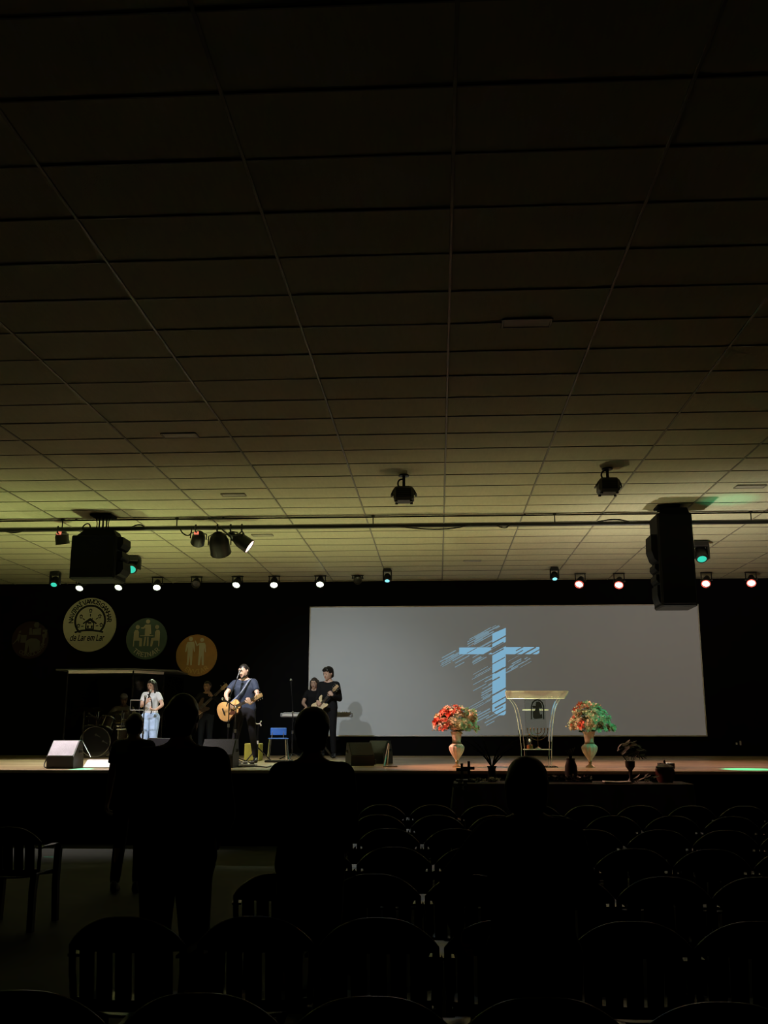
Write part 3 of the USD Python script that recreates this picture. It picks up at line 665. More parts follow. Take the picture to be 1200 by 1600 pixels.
M['sign_orange'] = mat('sign_orange', (.52,.29,.10), .6, vary=.1); M['sign_fig2'] = mat('sign_figure_grey', (.72,.70,.58), .6, vary=.05)
M['sign_maroon'] = mat('sign_maroon', (.03,.007,.009), .7); M['sign_grey'] = mat('sign_dark_grey', (.10,.10,.09), .7)
M['sign_letter'] = mat('sign_letter', (.72,.72,.68), .6, vary=.05)
D_ = .005
# cream house sign
f = local(140, 976, (90, 920), 12.0); c0 = f([(608, 600)])[0]; Ro, Ri = 306/12*SM, 268/12*SM
dome = Point(c0).buffer(Ro, 64).difference(Point(c0).buffer(Ri, 64)).intersection(Polygon(f([(200,200),(1000,200),(1000,770),(860,800),(340,830),(200,770)])))
smile = LineString(curve([(*p, 0) for p in f([(340,815),(470,785),(610,778),(740,790),(860,812)])], 20)[:, :2]).buffer(.021)
house = unary_union([LineString(f([(485,648),(608,560),(725,650)])).buffer(.016, join_style=2), sbox(*f([(640,600)])[0], *f([(655,545)])[0]),
                     Polygon(f([(522,640),(608,575),(692,640),(692,765),(522,765)])).difference(Polygon(f([(545,650),(608,600),(672,650),(672,745),(545,745)]))),
                     Polygon(f([(570,625),(635,625),(635,655),(570,655)])), Polygon(f([(555,690),(590,690),(590,740),(555,740)])), Polygon(f([(630,690),(665,690),(665,740),(630,740)]))])
def tiny(cx, cy, s_=38):
    return Polygon(f([(cx-s_,cy-8),(cx,cy-s_),(cx+s_,cy-8),(cx+s_*.7,cy-4),(cx+s_*.6,cy+s_),(cx-s_*.6,cy+s_),(cx-s_*.7,cy-4)])).difference(Polygon(f([(cx-s_*.4,cy-2),(cx,cy-s_*.45),(cx+s_*.4,cy-2),(cx+s_*.35,cy+s_*.6),(cx-s_*.35,cy+s_*.6)])))
def dash(a, b): return LineString(f([a, b])).buffer(.010)
txt = meshkit.text_mesh('de Lar em Lar', .135, D_, True); txt.apply_transform(np.array([[1,.28,0,0],[0,1,0,0],[0,0,1,0],[0,0,0,1.0]]))
p0, p1 = f([(245,975),(955,975)]); txt.apply_scale((.93*(p1[0]-p0[0])/txt.extents[0], 1, 1)); txt.apply_translation((p0[0]-txt.bounds[0][0], p0[1], 0))
sign('large round cream sign with a house emblem and dark lettering', 140, 976, 42.5, M['sign_cream'], [
    ('arch', prism(unary_union([dome, smile]), D_), M['sign_ink']), ('house_emblem', prism(house, D_), M['sign_ink']),
    *[('small_house', prism(tiny(*p), D_), M['sign_ink']) for p in ((608,405),(430,515),(790,510),(388,690),(825,675))],
    *[('ray', prism(dash(*p), D_), M['sign_ink']) for p in (((608,475),(608,515)),((470,560),(500,578)),((750,550),(722,568)),((450,705),(482,702)),((765,695),(730,697)))],
    ('lettering', arc_text('NAVIRAÍ VAMOS GANHAR', 324/12*SM, 91, 190, .105, False, c0), M['sign_ink']), ('script_lettering', txt, M['sign_ink'])])
# training sign
f = local(229, 998, (185, 955), 7.27)
def disc_(cx, cy, r): return Point(f([(cx, cy)])[0]).buffer(r/7.27*SM, 20)
seatL = unary_union([disc_(212,180,24), Polygon(f([(185,215),(215,212),(230,235),(230,300),(270,308),(270,400),(240,400),(240,335),(180,335),(180,400),(168,400),(172,240)]))])
seatR = unary_union([disc_(436,180,24), Polygon(f([(465,215),(435,212),(415,235),(415,300),(375,308),(368,400),(390,400),(402,335),(460,335),(460,400),(472,400),(474,240)]))])
stand = unary_union([disc_(329,117,24), Polygon(f([(300,152),(362,152),(373,260),(355,262),(355,275),(298,275),(300,185),(285,200),(252,198),(250,186),(280,180)])), Polygon(f([(298,290),(318,290),(305,395),(288,395)])), Polygon(f([(330,290),(345,290),(348,395),(328,395)])), Polygon(f([(245,275),(400,275),(400,284),(245,284)]))])
sign('round dark teal sign with seated figures and training lettering', 229, 998, 32.5, M['sign_teal'], [('figure', prism(seatL, D_), M['sign_fig']), ('figure', prism(seatR, D_), M['sign_fig']), ('figure', prism(stand, D_), M['sign_fig']),
    ('lettering', arc_text('TREINAR', 28.5*SM, 272, 102, .105, True), M['sign_letter'])])
# sending sign
f = local(307, 1024, (185, 955), 7.27)
mA = unary_union([disc_(817,317,24), Polygon(f([(780,350),(852,348),(865,380),(870,460),(858,462),(845,400),(842,480),(840,612),(820,612),(814,500),(800,612),(780,612),(785,480),(783,400),(770,465),(757,463),(765,385)]))])
mB = unary_union([disc_(945,328,22), Polygon(f([(915,362),(978,362),(990,390),(996,465),(985,466),(972,410),(974,612),(955,612),(942,500),(928,612),(908,612),(915,480),(915,385),(885,400),(862,340),(870,334),(893,380)]))])
sign('round orange sign with two standing figures and sending lettering', 307, 1024, 32.3, M['sign_orange'], [('figure', prism(mA, D_), M['sign_fig2']), ('figure', prism(mB, D_), M['sign_fig2']), ('lettering', arc_text('ENVIAR', 28.5*SM, 273, 86, .10, True), mat('sign_gold', (.68,.47,.17), .6))])
# consolidation sign: dark maroon board with dark grey figures
f = local(47, 1000, (0, 930), 12.0)
figs = [Polygon(f([(640,510),(700,500),(725,540),(720,600),(690,615),(640,600),(620,560)])), Polygon(f([(540,620),(580,610),(600,740),(540,740)])), Polygon(f([(600,640),(765,610),(768,740),(605,742)])),
        Polygon(f([(480,900),(500,850),(580,810),(690,815),(760,860),(768,1030),(735,1040),(580,1080),(545,940),(520,1090),(480,1095)])),
        Polygon(f([(340,670),(380,665),(378,700),(345,710)])), Polygon(f([(335,720),(385,740),(370,790),(350,890),(330,840),(245,920),(235,910),(310,820)])), Polygon(f([(385,745),(500,745),(490,890),(385,890)])), Polygon(f([(800,650),(890,645),(880,800),(850,800),(840,690),(800,690)])), Polygon(f([(790,740),(850,720),(855,800),(835,935),(805,930),(810,800)]))]
sign('dark maroon round sign at the far left with dark grey figures', 47, 1000, 29.5, M['sign_maroon'], [('figure', prism(g, D_), M['sign_grey']) for g in figs]+[('lettering', arc_text('CONSOLIDAR', 25.6*SM, 288, 118, .085, True), M['sign_grey'])])
# two pale sockets low on the back wall at the right
for lb, u, v, w, h_ in (('small pale wall socket plate low on the black wall at right, the shorter one', 1151, 1162, .035, .05), ('narrow pale wall plate low on the black wall at right, the taller one', 1157, 1161, .035, .09)):
    o = P(u, v, WALL-.01); t = thing('wall_socket', lb, 'socket', (o[0], WALL, o[2]))
    part('plate', cbox((w, .016, h_), (0,-.009,0), .003), M['white'], t); part('insert', cbox((w*.5, .005, h_*.5), (0,-.019,0)), M['white'], t)
# ================================================================ on the stage
def sp(u, Y): return on_stage(u, Y)
def mpp(Y): return (P(601, 1150, Y)-P(600, 1150, Y))[0]      # metres per pixel at depth Y
def zat(v, u, Y): return P(u, v, Y)[2]-STAGE

# ---- wedge monitors
M['grille'] = mat('grille_grey', (.74,.70,.76), .7, bump=.5, bscale=120)
M['grille_dark'] = mat('grille_dark', (.03,.031,.033), .7, bump=.5, bscale=120)
def wedge(label, u, Y, w, h, d, rz, grille, cable=True):
    o = sp(u, Y); t = thing('stage_monitor', label, 'speaker', o, rz)
    # side profile in (y, z): front low, sloping grille facing the camera side (-y)
    pg = Polygon([(-d*.46,0),(d*.5,0),(d*.5,h*.35),(d*.28,h),(d*.02,h),(-d*.5,h*.42)])
    body = prism(pg, w); body = mv(body, np.array([[0,0,1,-w/2],[1,0,0,0],[0,1,0,0],[0,0,0,1.0]]))
    part('cabinet', body, M['black'], t, smooth=False)
    a, b = np.array([0,-d*.5,h*.42]), np.array([0,d*.02,h]); L = np.linalg.norm(b-a); ex = unit(b-a); n = np.array([0,-ex[2],ex[1]])
    part('grille', mv(cbox((w*.95, L*.93, .014), (0,0,0), .005), np.vstack([np.c_[np.array([1.0,0,0]), ex, n, (a+b)/2+n*.004], [0,0,0,1]])), grille, t, smooth=False)
    for k in (-1,1): part('side_handle', cbox((.012,.14,.05), (k*(w/2+.003), d*.15, h*.6), .005), M['black_gloss'], t)
    for sx in (-1,1):
        for sy in (-1,1): part('rubber_foot', cbox((.04,.04,.012), (sx*w*.4, sy*d*.36, -.0), .003), M['black'], t)
    if cable: part('cable', tube(curve([(-w/2-.005, d*.2, h*.5), (-w/2-.09, d*.1, h*.35), (-w/2-.11, 0, .05), (-w/2-.05, -.1, .011), (-w/2+.1, -d*.52, .011)], 20), .009, 6), M['black'], t)
    return t
m1 = mpp(14.75)
wedge('stage monitor with a pale grille at the left front edge, green light on its side', 101, 14.9, 43*m1, 43*m1, .45, 1, M['grille'])
wedge('low black stage monitor at the feet of the singing woman', 248, 17.4, .46, .42, .42, -6, M['cloth_black'], False)
wedge('black stage monitor left of the feet of the acoustic guitarist', 343, 15.3, .5, .42, .48, 0, M['grille_dark'], False)
wedge('black stage monitor under the left end of the screen, tilted to the left', 562, 16.2, .38, .36, .42, 18, M['grille_dark'], False)
wedge('black stage monitor under the screen, right of the other dark one', 592, 17.2, .34, .38, .42, -20, M['grille_dark'], False)
# white box in front of the drums
o = sp(157, 15.0); mm = mpp(15)
t = thing('white_box', 'low white sloping box at the stage edge in front of the drum kit', 'box', o)
pg = Polygon([(-.13,0),(.1,0),(.1,.112),(.05,.112),(-.13,.012)])
part('box_body', mv(prism(pg, 47*mm), np.array([[0,0,1,-47*mm/2],[1,0,0,0],[0,1,0,.001],[0,0,0,1.0]])), M['white'], t, smooth=False); part('rear_lip', cbox((48*mm, .012, .12), (0,.107,.0605), .003), M['white'], t)

# ---- drum booth
M['fascia'] = mat('fascia_white', (.74,.68,.68), .6, vary=.04); M['roof_dark'] = mat('roof_dark', (.10,.105,.10), .4)
BY = 20.0; zr = zat(1048, 160, BY)
bl, bm, br = sp(97, BY), sp(201, BY-.05), sp(250, BY+.6)
bt = thing('drum_booth', 'clear walled drum booth with a flat roof and a white front fascia', 'drum booth', (bm[0], BY, STAGE))
rel = lambda p: np.array(p)-np.array([bm[0], BY, STAGE])
pl = [rel(bl), rel(bm), rel(br), rel(br)+(.1,1.3,0), rel(bl)+(0,1.95,0)]
roof = Polygon([(pl[0][0]-.28, pl[0][1]+.05), (pl[1][0], pl[1][1]-.04), (pl[2][0]+.3, pl[2][1]-.05), (pl[3][0]+.08, pl[3][1]), (pl[4][0]-.2, pl[4][1])])
part('roof', mv(prism(roof, .03), trimesh.transformations.translation_matrix((0,0,zr+.012))), M['roof_dark'], bt, smooth=False)
def wallp(a, b, z0, z1, th, ext=0):
    a, b = np.array(a[:2]), np.array(b[:2]); d = (b-a)/np.linalg.norm(b-a); L = np.linalg.norm(b-a)
    return mv(cbox((L, th, z1-z0), (L/2, 0, (z0+z1)/2), .002), np.array([[d[0],-d[1],0,a[0]],[d[1],d[0],0,a[1]],[0,0,1,0],[0,0,0,1.0]]))
part('fascia', wallp(pl[0], pl[1], zr-.055, zr+.008, .02), M['fascia'], bt, smooth=False); part('fascia', wallp(pl[1], pl[2], zr-.05, zr+.008, .02), M['fascia'], bt, smooth=False)
for a, b in ((0,1),(1,2),(2,3),(4,0)): part('clear_panel', wallp(pl[a], pl[b], .02, zr-.06, .008), M['acrylic'], bt, smooth=False)
for p in pl: part('post', cbox((.03,.03,zr), (p[0], p[1], zr/2), .004), M['black_gloss'], bt)

# ---- drum kit
M['drum_red'] = mat('drum_dark_red', (.035,.013,.010), .3, vary=.5, scale=14); M['drumhead'] = mat('drum_head', (.10,.095,.09), .45); M['bass_head'] = mat('bass_head', (.012,.012,.014), .3)
M['cymbal'] = mat('cymbal_brass', (.55,.40,.16), .28, 1.0)
DY = 20.75; dm = mpp(DY); do = sp(150, DY)
dk = thing('drum_kit', 'dark red drum kit with chrome hardware behind the clear booth wall', 'drum kit', do)
def dp(u, v, dy=0.0): return P(u, v, DY+dy)-do
def drum(name, c, r, L, ax, hmat, lugs=6):
    T_ = zto(c, ax)
    s_ = part(name, mv(lathe([(r,-L/2),(r,L/2),(r*.97,L/2),(r*.97,-L/2),(r,-L/2)], 32), T_), M['drum_red'], dk)
    for k in (-1,1):
        part('hoop', mv(lathe([(r*1.0,k*L/2-.014),(r*1.045,k*L/2-.014),(r*1.045,k*L/2+.014),(r*1.0,k*L/2+.014),(r*1.0,k*L/2-.014)], 32), T_), M['chrome'], s_)
        part('head', mv(lathe([(0,k*(L/2-.004)),(r*.985,k*(L/2-.004)),(r*.985,k*(L/2-.008)),(0,k*(L/2-.008))][::1 if k<0 else -1], 32), T_), hmat, s_)
    for i in range(lugs):
        w_ = 2*math.pi*(i+.5)/lugs; x, y = math.cos(w_)*r*1.02, math.sin(w_)*r*1.02
        part('lug', mv(CC([cbox((.02,.02,.05), (x,y,0), .006), seg((x*1.01,y*1.01,-L/2), (x*1.01,y*1.01,L/2), .004, 5)]), T_), M['chrome'], s_)
bc = dp(151, 1169); br_ = .30
drum('bass_drum', V3(bc[0], 0, .32), .30, .42, V3(.15,-1,.0), M['bass_head'], 8)
drum('rack_tom', dp(142, 1132.5), .165, .22, V3(-.08,.5,.85), M['drumhead']); drum('rack_tom', dp(166, 1132), .165, .24, V3(.1,.5,.85), M['drumhead'])
drum('floor_tom', V3(dp(182,1170)[0], .25, .42), .2, .34, V3(0,-.1,1), M['drumhead'])
drum('snare_drum', V3(dp(176,1150)[0], .35, .58), .17, .14, V3(0,-.1,1), M['drumhead'])
for k in (-1,1):
    part('bass_leg', seg((bc[0]+k*.28,-.12,.34), (bc[0]+k*.4,-.3,.012), .009, 6), M['black_gloss'], dk)
part('tom_mount', [seg(dp(142,1140), (bc[0],0,.62), .013, 6), seg(dp(166,1140), (bc[0],0,.62), .013, 6)], M['chrome'], dk)
part('mount_clamp', ball((bc[0],-.02,.64), (.045,.035,.045)), M['chrome'], dk)
for u in (176,188): part('floor_tom_leg', seg((dp(u,1165)[0],.25,.5), (dp(u,1165)[0],.2,.01), .01, 6), M['chrome'], dk)
def cymbal(u, v, dy, r, tilt, base_u, stand=True):
    c = dp(u, v, dy)
    part('cymbal', mv(lathe([(0,.03),(r*.15,.026),(r*.22,.012),(r,-.012),(r,-.015),(r*.22,.008),(r*.15,.02),(0,.024)], 36), zto(c, tilt)), M['cymbal'], dk)
    b = V3(dp(base_u, 1180, dy)[0], dy, 0)
    part('cymbal_stand', [seg(c, (b[0], dy, .75), .009, 6), seg((b[0], dy, .95), (b[0], dy, .2), .012, 6)]+[tube([(b[0], dy, .36), (b[0]+.26*math.cos(w_), dy+.26*math.sin(w_), .012)], .009, 6) for w_ in (.4, 2.5, 4.6)], M['chrome'], dk)
cymbal(118, 1113, .35, .2, V3(.1,-.25,1), 121); cymbal(148, 1108, .55, .2, V3(.0,-.3,1), 150); cymbal(184, 1112, .3, .22, V3(-.1,-.2,1), 190); cymbal(186, 1127, .1, .17, V3(0,-.1,1), 187)
# crash stand in front
b = V3(dp(138,1185)[0], -.42, 0)
part('front_stand', [seg((b[0],-.42,.95), (b[0],-.42,.1), .011, 6)]+[tube([(b[0],-.42,.34), (b[0]+.22*math.cos(w_), -.42+.22*math.sin(w_), .012)], .009, 6) for w_ in (-.2, 2.0, 4.2)], M['chrome'], dk)
for u, v, y in ((150,1148,-.2), (139,1115,.2), (161,1158,-.2)):
    p = dp(u, v, y); part('drum_microphone', [seg(p, p+V3(.09,.02,-.05), .012, 6), ball(p, .022, 1)], M['steel'], dk)

# ---- drummer
so = sp(189, 21.45)
t_, J = human('person', 'drummer in a light grey shirt and cap seated behind the drum kit', so, 8, 1.70, pelvis=(0,.05,.56), ankles={-1:V3(-.2,-.32,.085), 1:V3(.22,-.32,.085)}, kneehint=(0,-1,.6),
      rw=(-.22,-.42,.86), lw=(.2,-.40,.82), rhand=(V3(.1,-1,-.2), V3(0,-.2,-1), 70), lhand=(V3(-.1,-1,-.2), V3(0,-.2,-1), 70), lean=6, head=(10,12,0), shirt=M['shirt_grey'], pants=M['jeans_dark'], skin=M['skin_c'], hairmat=M['hair'], shoes=M['shoe_black'], cap=mat('cap_pale', (.25,.25,.25), .7), hem=.97)
ts = thing('drum_stool', 'round black drum stool under the drummer', 'stool', so+V3(0,.05,0))
part('seat', lathe([(0,.36),(.15,.36),(.16,.38),(.16,.41),(.15,.43),(0,.43)], 24), M['black'], ts); part('post', seg((0,0,.06), (0,0,.36), .018, 8), M['chrome'], ts)
for w_ in (.3, 2.4, 4.5): part('leg', tube([(0,0,.22), (.24*math.cos(w_), .24*math.sin(w_), .012)], .01, 6), M['chrome'], ts)
ds = thing('drumstick', 'pale drumstick in the right hand of the drummer', 'drumstick', so)
ds2 = thing('drumstick', 'pale drumstick in the left hand of the drummer', 'drumstick', so)
M['stick'] = mat('stick_wood', (.5,.36,.2), .5)
for q_, k, tp in ((ds, -1, V3(-.3,-.85,.80)), (ds2, 1, V3(.12,-.85,.78))):
    hnd = RZ(8) @ (J['wr'][k]+V3(0,-.09,-.035)); d_ = unit(RZ(8) @ tp - hnd)
    part('shaft', tube([hnd-d_*.06, hnd+d_*.28], [.008,.006], 8), M['stick'], q_); part('tip', ball(hnd+d_*.285, .009, 1), M['stick'], q_)

# ---- stands
def mic_stand(label, base, boom_a, boom_b, col=None, mic=True, mic_dir=None, height=None):
    """tripod mic stand: base point on the stage, boom from boom_a to boom_b (relative to the base)."""
    t = thing('microphone_stand', label, 'microphone stand', base); a, b = V3(*boom_a), V3(*boom_b)
    part('pole', [seg((0,0,.1), (0,0,a[2]*.6), .014, 8), seg((0,0,a[2]*.55), (0,0,a[2]), .010, 8)], M['black_gloss'], t)
    part('clutch', lathe([(0,-.03),(.02,-.03),(.022,.03),(0,.03)], 12, (0,0,a[2]*.58)), M['steel'], t)
    for w_ in (.5, 2.6, 4.7): part('leg', tube([(0,0,.12), (.3*math.cos(w_), .3*math.sin(w_), .012)], .010, 6), M['black_gloss'], t)
    part('boom', seg(a-(b-a)*.35, b, .008, 6), M['black_gloss'], t)
    part('boom_clamp', ball(a, (.022,.022,.022), 1), M['steel'], t)
    if mic:
        d = unit(b-a) if mic_dir is None else unit(mic_dir)
        part('microphone', mv(lathe([(0,-.16),(.011,-.16),(.016,-.03),(.02,-.01),(.02,.0),(0,.0)], 14), zto(b+d*.1, d)), M['black_gloss'], t)
        part('microphone_head', ball(b+d*.115, .026, 2), M['steel'], t)
    return t
# ---- the singing woman
WY = 19.0; wo = sp(231.5, WY); wm = mpp(WY)
def loc_(u, v, o, Y, y=0.0):
    p = P(u, v, Y+y)-o; return p
Hw = 1.50; s_ = Hw/1.75
tw, Jw = human('person', 'woman in a white t-shirt and light blue jeans standing in front of the drum booth', wo, 0, Hw, rw=loc_(229,1098,wo,WY,-.26)/s_, lw=loc_(243,1109.5,wo,WY,-.27)/s_, rhint=(-.7,.5,-.6), lhint=(.9,.4,-.4),
      rhand=(V3(.35,-.2,.75), V3(.5,.8,0), 45), lhand=(V3(-1,-.35,.15), V3(0,.6,.8), 40), head=(-12,18,0), shirt=M['tee_white'], pants=M['jeans_light'], loose=1.42, skin=M['skin_a'], hair='long', hairmat=M['hair'], shoes=M['shoe_white'], bulk=.88, hem=1.0)
tb = solo('lanyard_strap', tube(curve([Jw['up'](-.05,-.11,1.43)+wo, Jw['up'](.045,-.15,1.3)+wo, Jw['up'](.07,-.155,1.12)+wo, Jw['up'](.06,-.17,1.0)+wo], 14), .011, 6), M['cloth_black'], 'thin black strap hanging down the front of the singing woman', 'strap')
# her microphone
wm_ = thing('hand_microphone', 'black microphone held up by the singing woman', 'microphone', wo)
a_ = Jw['wr'][-1]+V3(.02,-.01,.03); b_ = a_+V3(.05,-.02,.17)
part('handle', tube([a_, b_], [.012,.017], 12), M['black_gloss'], wm_); part('mesh_head', ball(b_+V3(.006,-.003,.02), .026, 2), M['steel'], wm_)
# music stand and a boom stand at her right hand
mo = sp(213, 18.45); q0, q1 = P(204,1094,18.45)-mo, P(226,1109.5,18.45)-mo
ms_ = thing('music_stand', 'thin black music stand left of the singing woman', 'music stand', mo)
part('frame', [seg((q0[0],0,q0[2]), (q1[0]-.05,0,q0[2]), .007, 6), seg((q0[0],0,q1[2]), (q1[0]+.2,0,q1[2]), .008, 6), seg((q0[0],0,q0[2]), (q0[0],0,q1[2]), .006, 6), seg((q1[0],0,q0[2]), (q1[0],0,q1[2]), .006, 6)], M['steel'], ms_)
part('pole', seg((0,.02,.1), (0,.02,q0[2]), .012, 8), M['black_gloss'], ms_)
for w_ in (.5, 2.6, 4.7): part('leg', tube([(0,.02,.2), (.26*math.cos(w_), .02+.26*math.sin(w_), .012)], .009, 6), M['black_gloss'], ms_)
mo = sp(221, 18.25); e0, e1 = P(219,1122,18.25)-mo, P(227,1098,18.25)-mo
mic_stand('black boom microphone stand beside the music stand', mo, (0,0,P(221,1113,18.25)[2]-STAGE), (e1[0], -.03, e1[2]))

# ---- bass player
BYY = 20.9; bo = sp(320, BYY); Hb = 1.56; s_ = Hb/1.75
def lb(u, v, y): return loc_(u, v, bo, BYY, y)
rwb, lwb = lb(308,1109,-.24), lb(332,1088,-.26)
tb_, Jb = human('person', 'bass player in dark clothes standing in the shadow behind the acoustic guitarist', bo, 0, Hb, rw=rwb/s_, lw=lwb/s_, rhint=(-.9,.5,-.2), lhint=(.9,.1,-.8),
      rhand=(V3(.6,-.2,-.6), V3(.1,1,.2), 40), lhand=(V3(-.5,-.5,.7), V3(-.4,.5,-.5), 65), head=(-8,6,0), shirt=M['cloth_black'], pants=M['jeans_dark'], sleeve='long', skin=M['skin_b'], hair='short', hairmat=M['hair'], shoes=M['shoe_black'], hem=.98)

# ---- guitars: local x along the neck, z out of the top
def smooth_outline(pts, n=90):
    p = np.array(pts+[pts[0]], float); from scipy.interpolate import CubicSpline
    tt = np.linspace(0, 1, len(p)); cs = CubicSpline(tt, p, bc_type='periodic'); return Polygon(cs(np.linspace(0, 1, n, endpoint=False))).buffer(0)
def neck_parts(t, Mx, x0, x1, w0, w1, z, nmat, fmat, frets, strings, headlen, hmat, tuners, sx):
    part('neck', mv(CC([mv(prism(Polygon([(x0,-w0/2),(x1,-w1/2),(x1,w1/2),(x0,w0/2)]), .02), trimesh.transformations.translation_matrix((0,0,z-.02)))]), Mx), nmat, t)
    part('fretboard', mv(mv(prism(Polygon([(x0-.08,-w0/2),(x1,-w1/2),(x1,w1/2),(x0-.08,w0/2)]), .006), trimesh.transformations.translation_matrix((0,0,z))), Mx), fmat, t)
    part('frets', mv(CC([cbox((.0025, w0*.98+(w1-w0)*k/frets, .003), (x0+(x1-x0)*(1-.5**((frets-k)/12))*1.0 if False else x0+(x1-x0)*k/frets, 0, z+.007)) for k in range(frets)]), Mx), M['chrome'], t, kind='stuff')
    for k in range(strings):
        y = (k-(strings-1)/2)*w1*.8/(strings-1)
        part('string', mv(seg((sx, y*1.25, z+.012), (x1+headlen*.4, y, z+.008), .0012, 4), Mx), M['steel'], t)
    part('headstock', mv(mv(prism(Polygon([(x1,-w1/2),(x1+headlen*.25,-w1*.85),(x1+headlen,-w1*.7),(x1+headlen,w1*.7),(x1+headlen*.25,w1*.85),(x1,w1/2)]).buffer(.004), .016), trimesh.transformations.translation_matrix((0,0,z-.016))), Mx), hmat, t)
    for k in range(tuners):
        i, sd = k//2, 1 if k % 2 else -1
        x = x1+headlen*(.3+.55*i/max(1, tuners/2-1))
        part('tuner', mv(CC([seg((x, sd*w1*.5, z-.01), (x, sd*(w1*.5+.045), z-.01), .005, 6), cbox((.022,.014,.01), (x, sd*(w1*.5+.055), z-.01), .004), seg((x, sd*w1*.45, z), (x, sd*w1*.45, z+.015), .004, 6)]), Mx), M['chrome'], t)
M['spruce'] = mat('spruce_top', (.72,.42,.16), .3, vary=.12, scale=8); M['mahogany'] = mat('mahogany', (.10,.035,.018), .35, vary=.3)
M['rosewood'] = mat('rosewood', (.03,.018,.012), .4); M['maple'] = mat('maple_neck', (.42,.27,.12), .4, vary=.1)
def acoustic(label, o, nd, nn, sc=1.0):
    Mx = frame(o, nd, nn) @ np.diag([sc, sc, sc, 1.0])
    t = thing('acoustic_guitar', label, 'guitar', (0,0,0))
    out = smooth_outline([(-.25,0),(-.235,.11),(-.16,.19),(-.06,.195),(.03,.145),(.10,.128),(.18,.145),(.235,.10),(.245,.0),(.225,-.06),(.185,-.075),(.155,-.13),(.10,-.128),(.03,-.145),(-.06,-.195),(-.16,-.19),(-.235,-.11)])
    part('body', mv(mv(prism(out, .095), trimesh.transformations.translation_matrix((0,0,-.10))), Mx), M['mahogany'], t)
    hole = Point(.085,0).buffer(.048, 24)
    part('top', mv(mv(prism(out.buffer(-.004).difference(hole), .005), trimesh.transformations.translation_matrix((0,0,-.0045))), Mx), M['spruce'], t)
    part('soundhole', mv(mv(prism(hole, .002), trimesh.transformations.translation_matrix((0,0,-.0045))), Mx), M['black'], t)
    part('rosette', mv(prism(Point(.085,0).buffer(.062, 24).difference(Point(.085,0).buffer(.05, 24)), .0022), Mx), M['rosewood'], t)
    part('bridge', mv(cbox((.03,.15,.012), (-.12,0,.006), .004), Mx), M['rosewood'], t)
    part('pickguard', mv(prism(Polygon([(.03,-.05),(.08,-.062),(.1,-.115),(.02,-.12),(-.03,-.09)]).buffer(.01), .002), Mx), M['mahogany'], t)
    part('binding', mv(mv(prism(out.difference(out.buffer(-.005)), .003), trimesh.transformations.translation_matrix((0,0,-.0015))), Mx), M['rosewood'], t)
    neck_parts(t, Mx, .235, .56, .056, .046, .004, M['maple'], M['rosewood'], 14, 6, .17, M['maple'], 6, -.12)
    return t
def electric(label, o, nd, nn, bmat, strings=6, scale=1.0, nmat=None, fmat=None, guard=None):
    Mx = frame(o, nd, nn) @ np.diag([scale, scale, scale, 1.0])
    t = thing('electric_guitar' if strings == 6 else 'bass_guitar', label, 'guitar', (0,0,0))
    out = smooth_outline([(-.20,.02),(-.19,.11),(-.13,.16),(-.05,.14),(.02,.115),(.09,.13),(.17,.155),(.205,.125),(.14,.075),(.115,.035),(.115,-.035),(.12,-.07),(.155,-.115),(.13,-.145),(.07,-.13),(0,-.115),(-.07,-.145),(-.15,-.165),(-.195,-.11)])
    part('body', mv(mv(prism(out, .042), trimesh.transformations.translation_matrix((0,0,-.044))), Mx), bmat, t)
    part('pickguard', mv(prism(out.buffer(-.035).intersection(Polygon([(-.2,-.2),(.2,-.2),(.2,.05),(-.02,.05),(-.2,-.06)])), .003), Mx), guard or M['white'], t)
    for x in (-.07,-.01,.05): part('pickup', mv(cbox((.018,.075,.012), (x,0,.006), .005), Mx), M['black'], t)
    part('bridge', mv(cbox((.04,.07,.012), (-.12,0,.006), .003), Mx), M['chrome'], t)
    for k in range(3): part('knob', mv(lathe([(0,0),(.011,0),(.01,.016),(0,.016)], 12, (-.1+.035*k,-.085-.006*k,.003)), Mx), M['white'], t)
    neck_parts(t, Mx, .10, .10+(.36 if strings == 6 else .52), .056, .042, .004, nmat or M['maple'], fmat or M['rosewood'], 18, strings, .17, nmat or M['maple'], strings, -.12)
    return t
# bass guitar: from the hip up to the left hand
bn = P(345,1078,BYY-.28)-P(313,1108,BYY-.24)
electric('bass guitar with a pale worn edge held by the shadowed bass player', P(313,1107,BYY-.235), bn+V3(0,.05,0), (.1,-1,.15), M['wood_dark'], 4, .93, guard=M['wood_dark'])

# ---- the acoustic guitarist
GY = 17.5; go = sp(381, GY); Hg = 1.69; s_ = Hg/1.75
def lg(u, v, y): return loc_(u, v, go, GY, y)
gn = unit(V3(.91,-.02,.40))
gcen = lg(358,1108.5,-.30); sg = .86
gx = lambda x, y=0, z=0: gcen+sg*(frame((0,0,0), gn, (.05,-1,.16))[:3,:3] @ V3(x, y, z))
rwg = gx(.05,.085,.055); lwg = gx(.44,-.075,.01)
tg, Jg = human('person', 'man in a dark blue shirt playing an acoustic guitar at a microphone', go, 0, Hg, rw=rwg/s_, lw=lwg/s_, rhint=(-1,.15,.15), lhint=(.8,.2,-.6),
      rhand=(unit(gx(.12,-.03,.03)-rwg), V3(.1,1,-.05), 40), lhand=(unit(gx(.44,.06,.03)-lwg)+V3(0,-.2,0), V3(-.25,.75,.1), 60), lean=5, tilt=-3, head=(-26,8,-4), shirt=M['shirt_navy'], pants=M['cloth_dark'], skin=M['skin_a'], hair='short', hairmat=M['hair'], beard=True, shoes=M['shoe_black'],
      ankles={-1:V3(-.2,-.08,.085), 1:V3(.2,.06,.085)}, bulk=1.03, hem=.93)
acoustic('light wooden acoustic guitar with a cutaway played by the man at the microphone', go+gcen, gn, (.05,-1,.16), sg)
up = Jg['up']
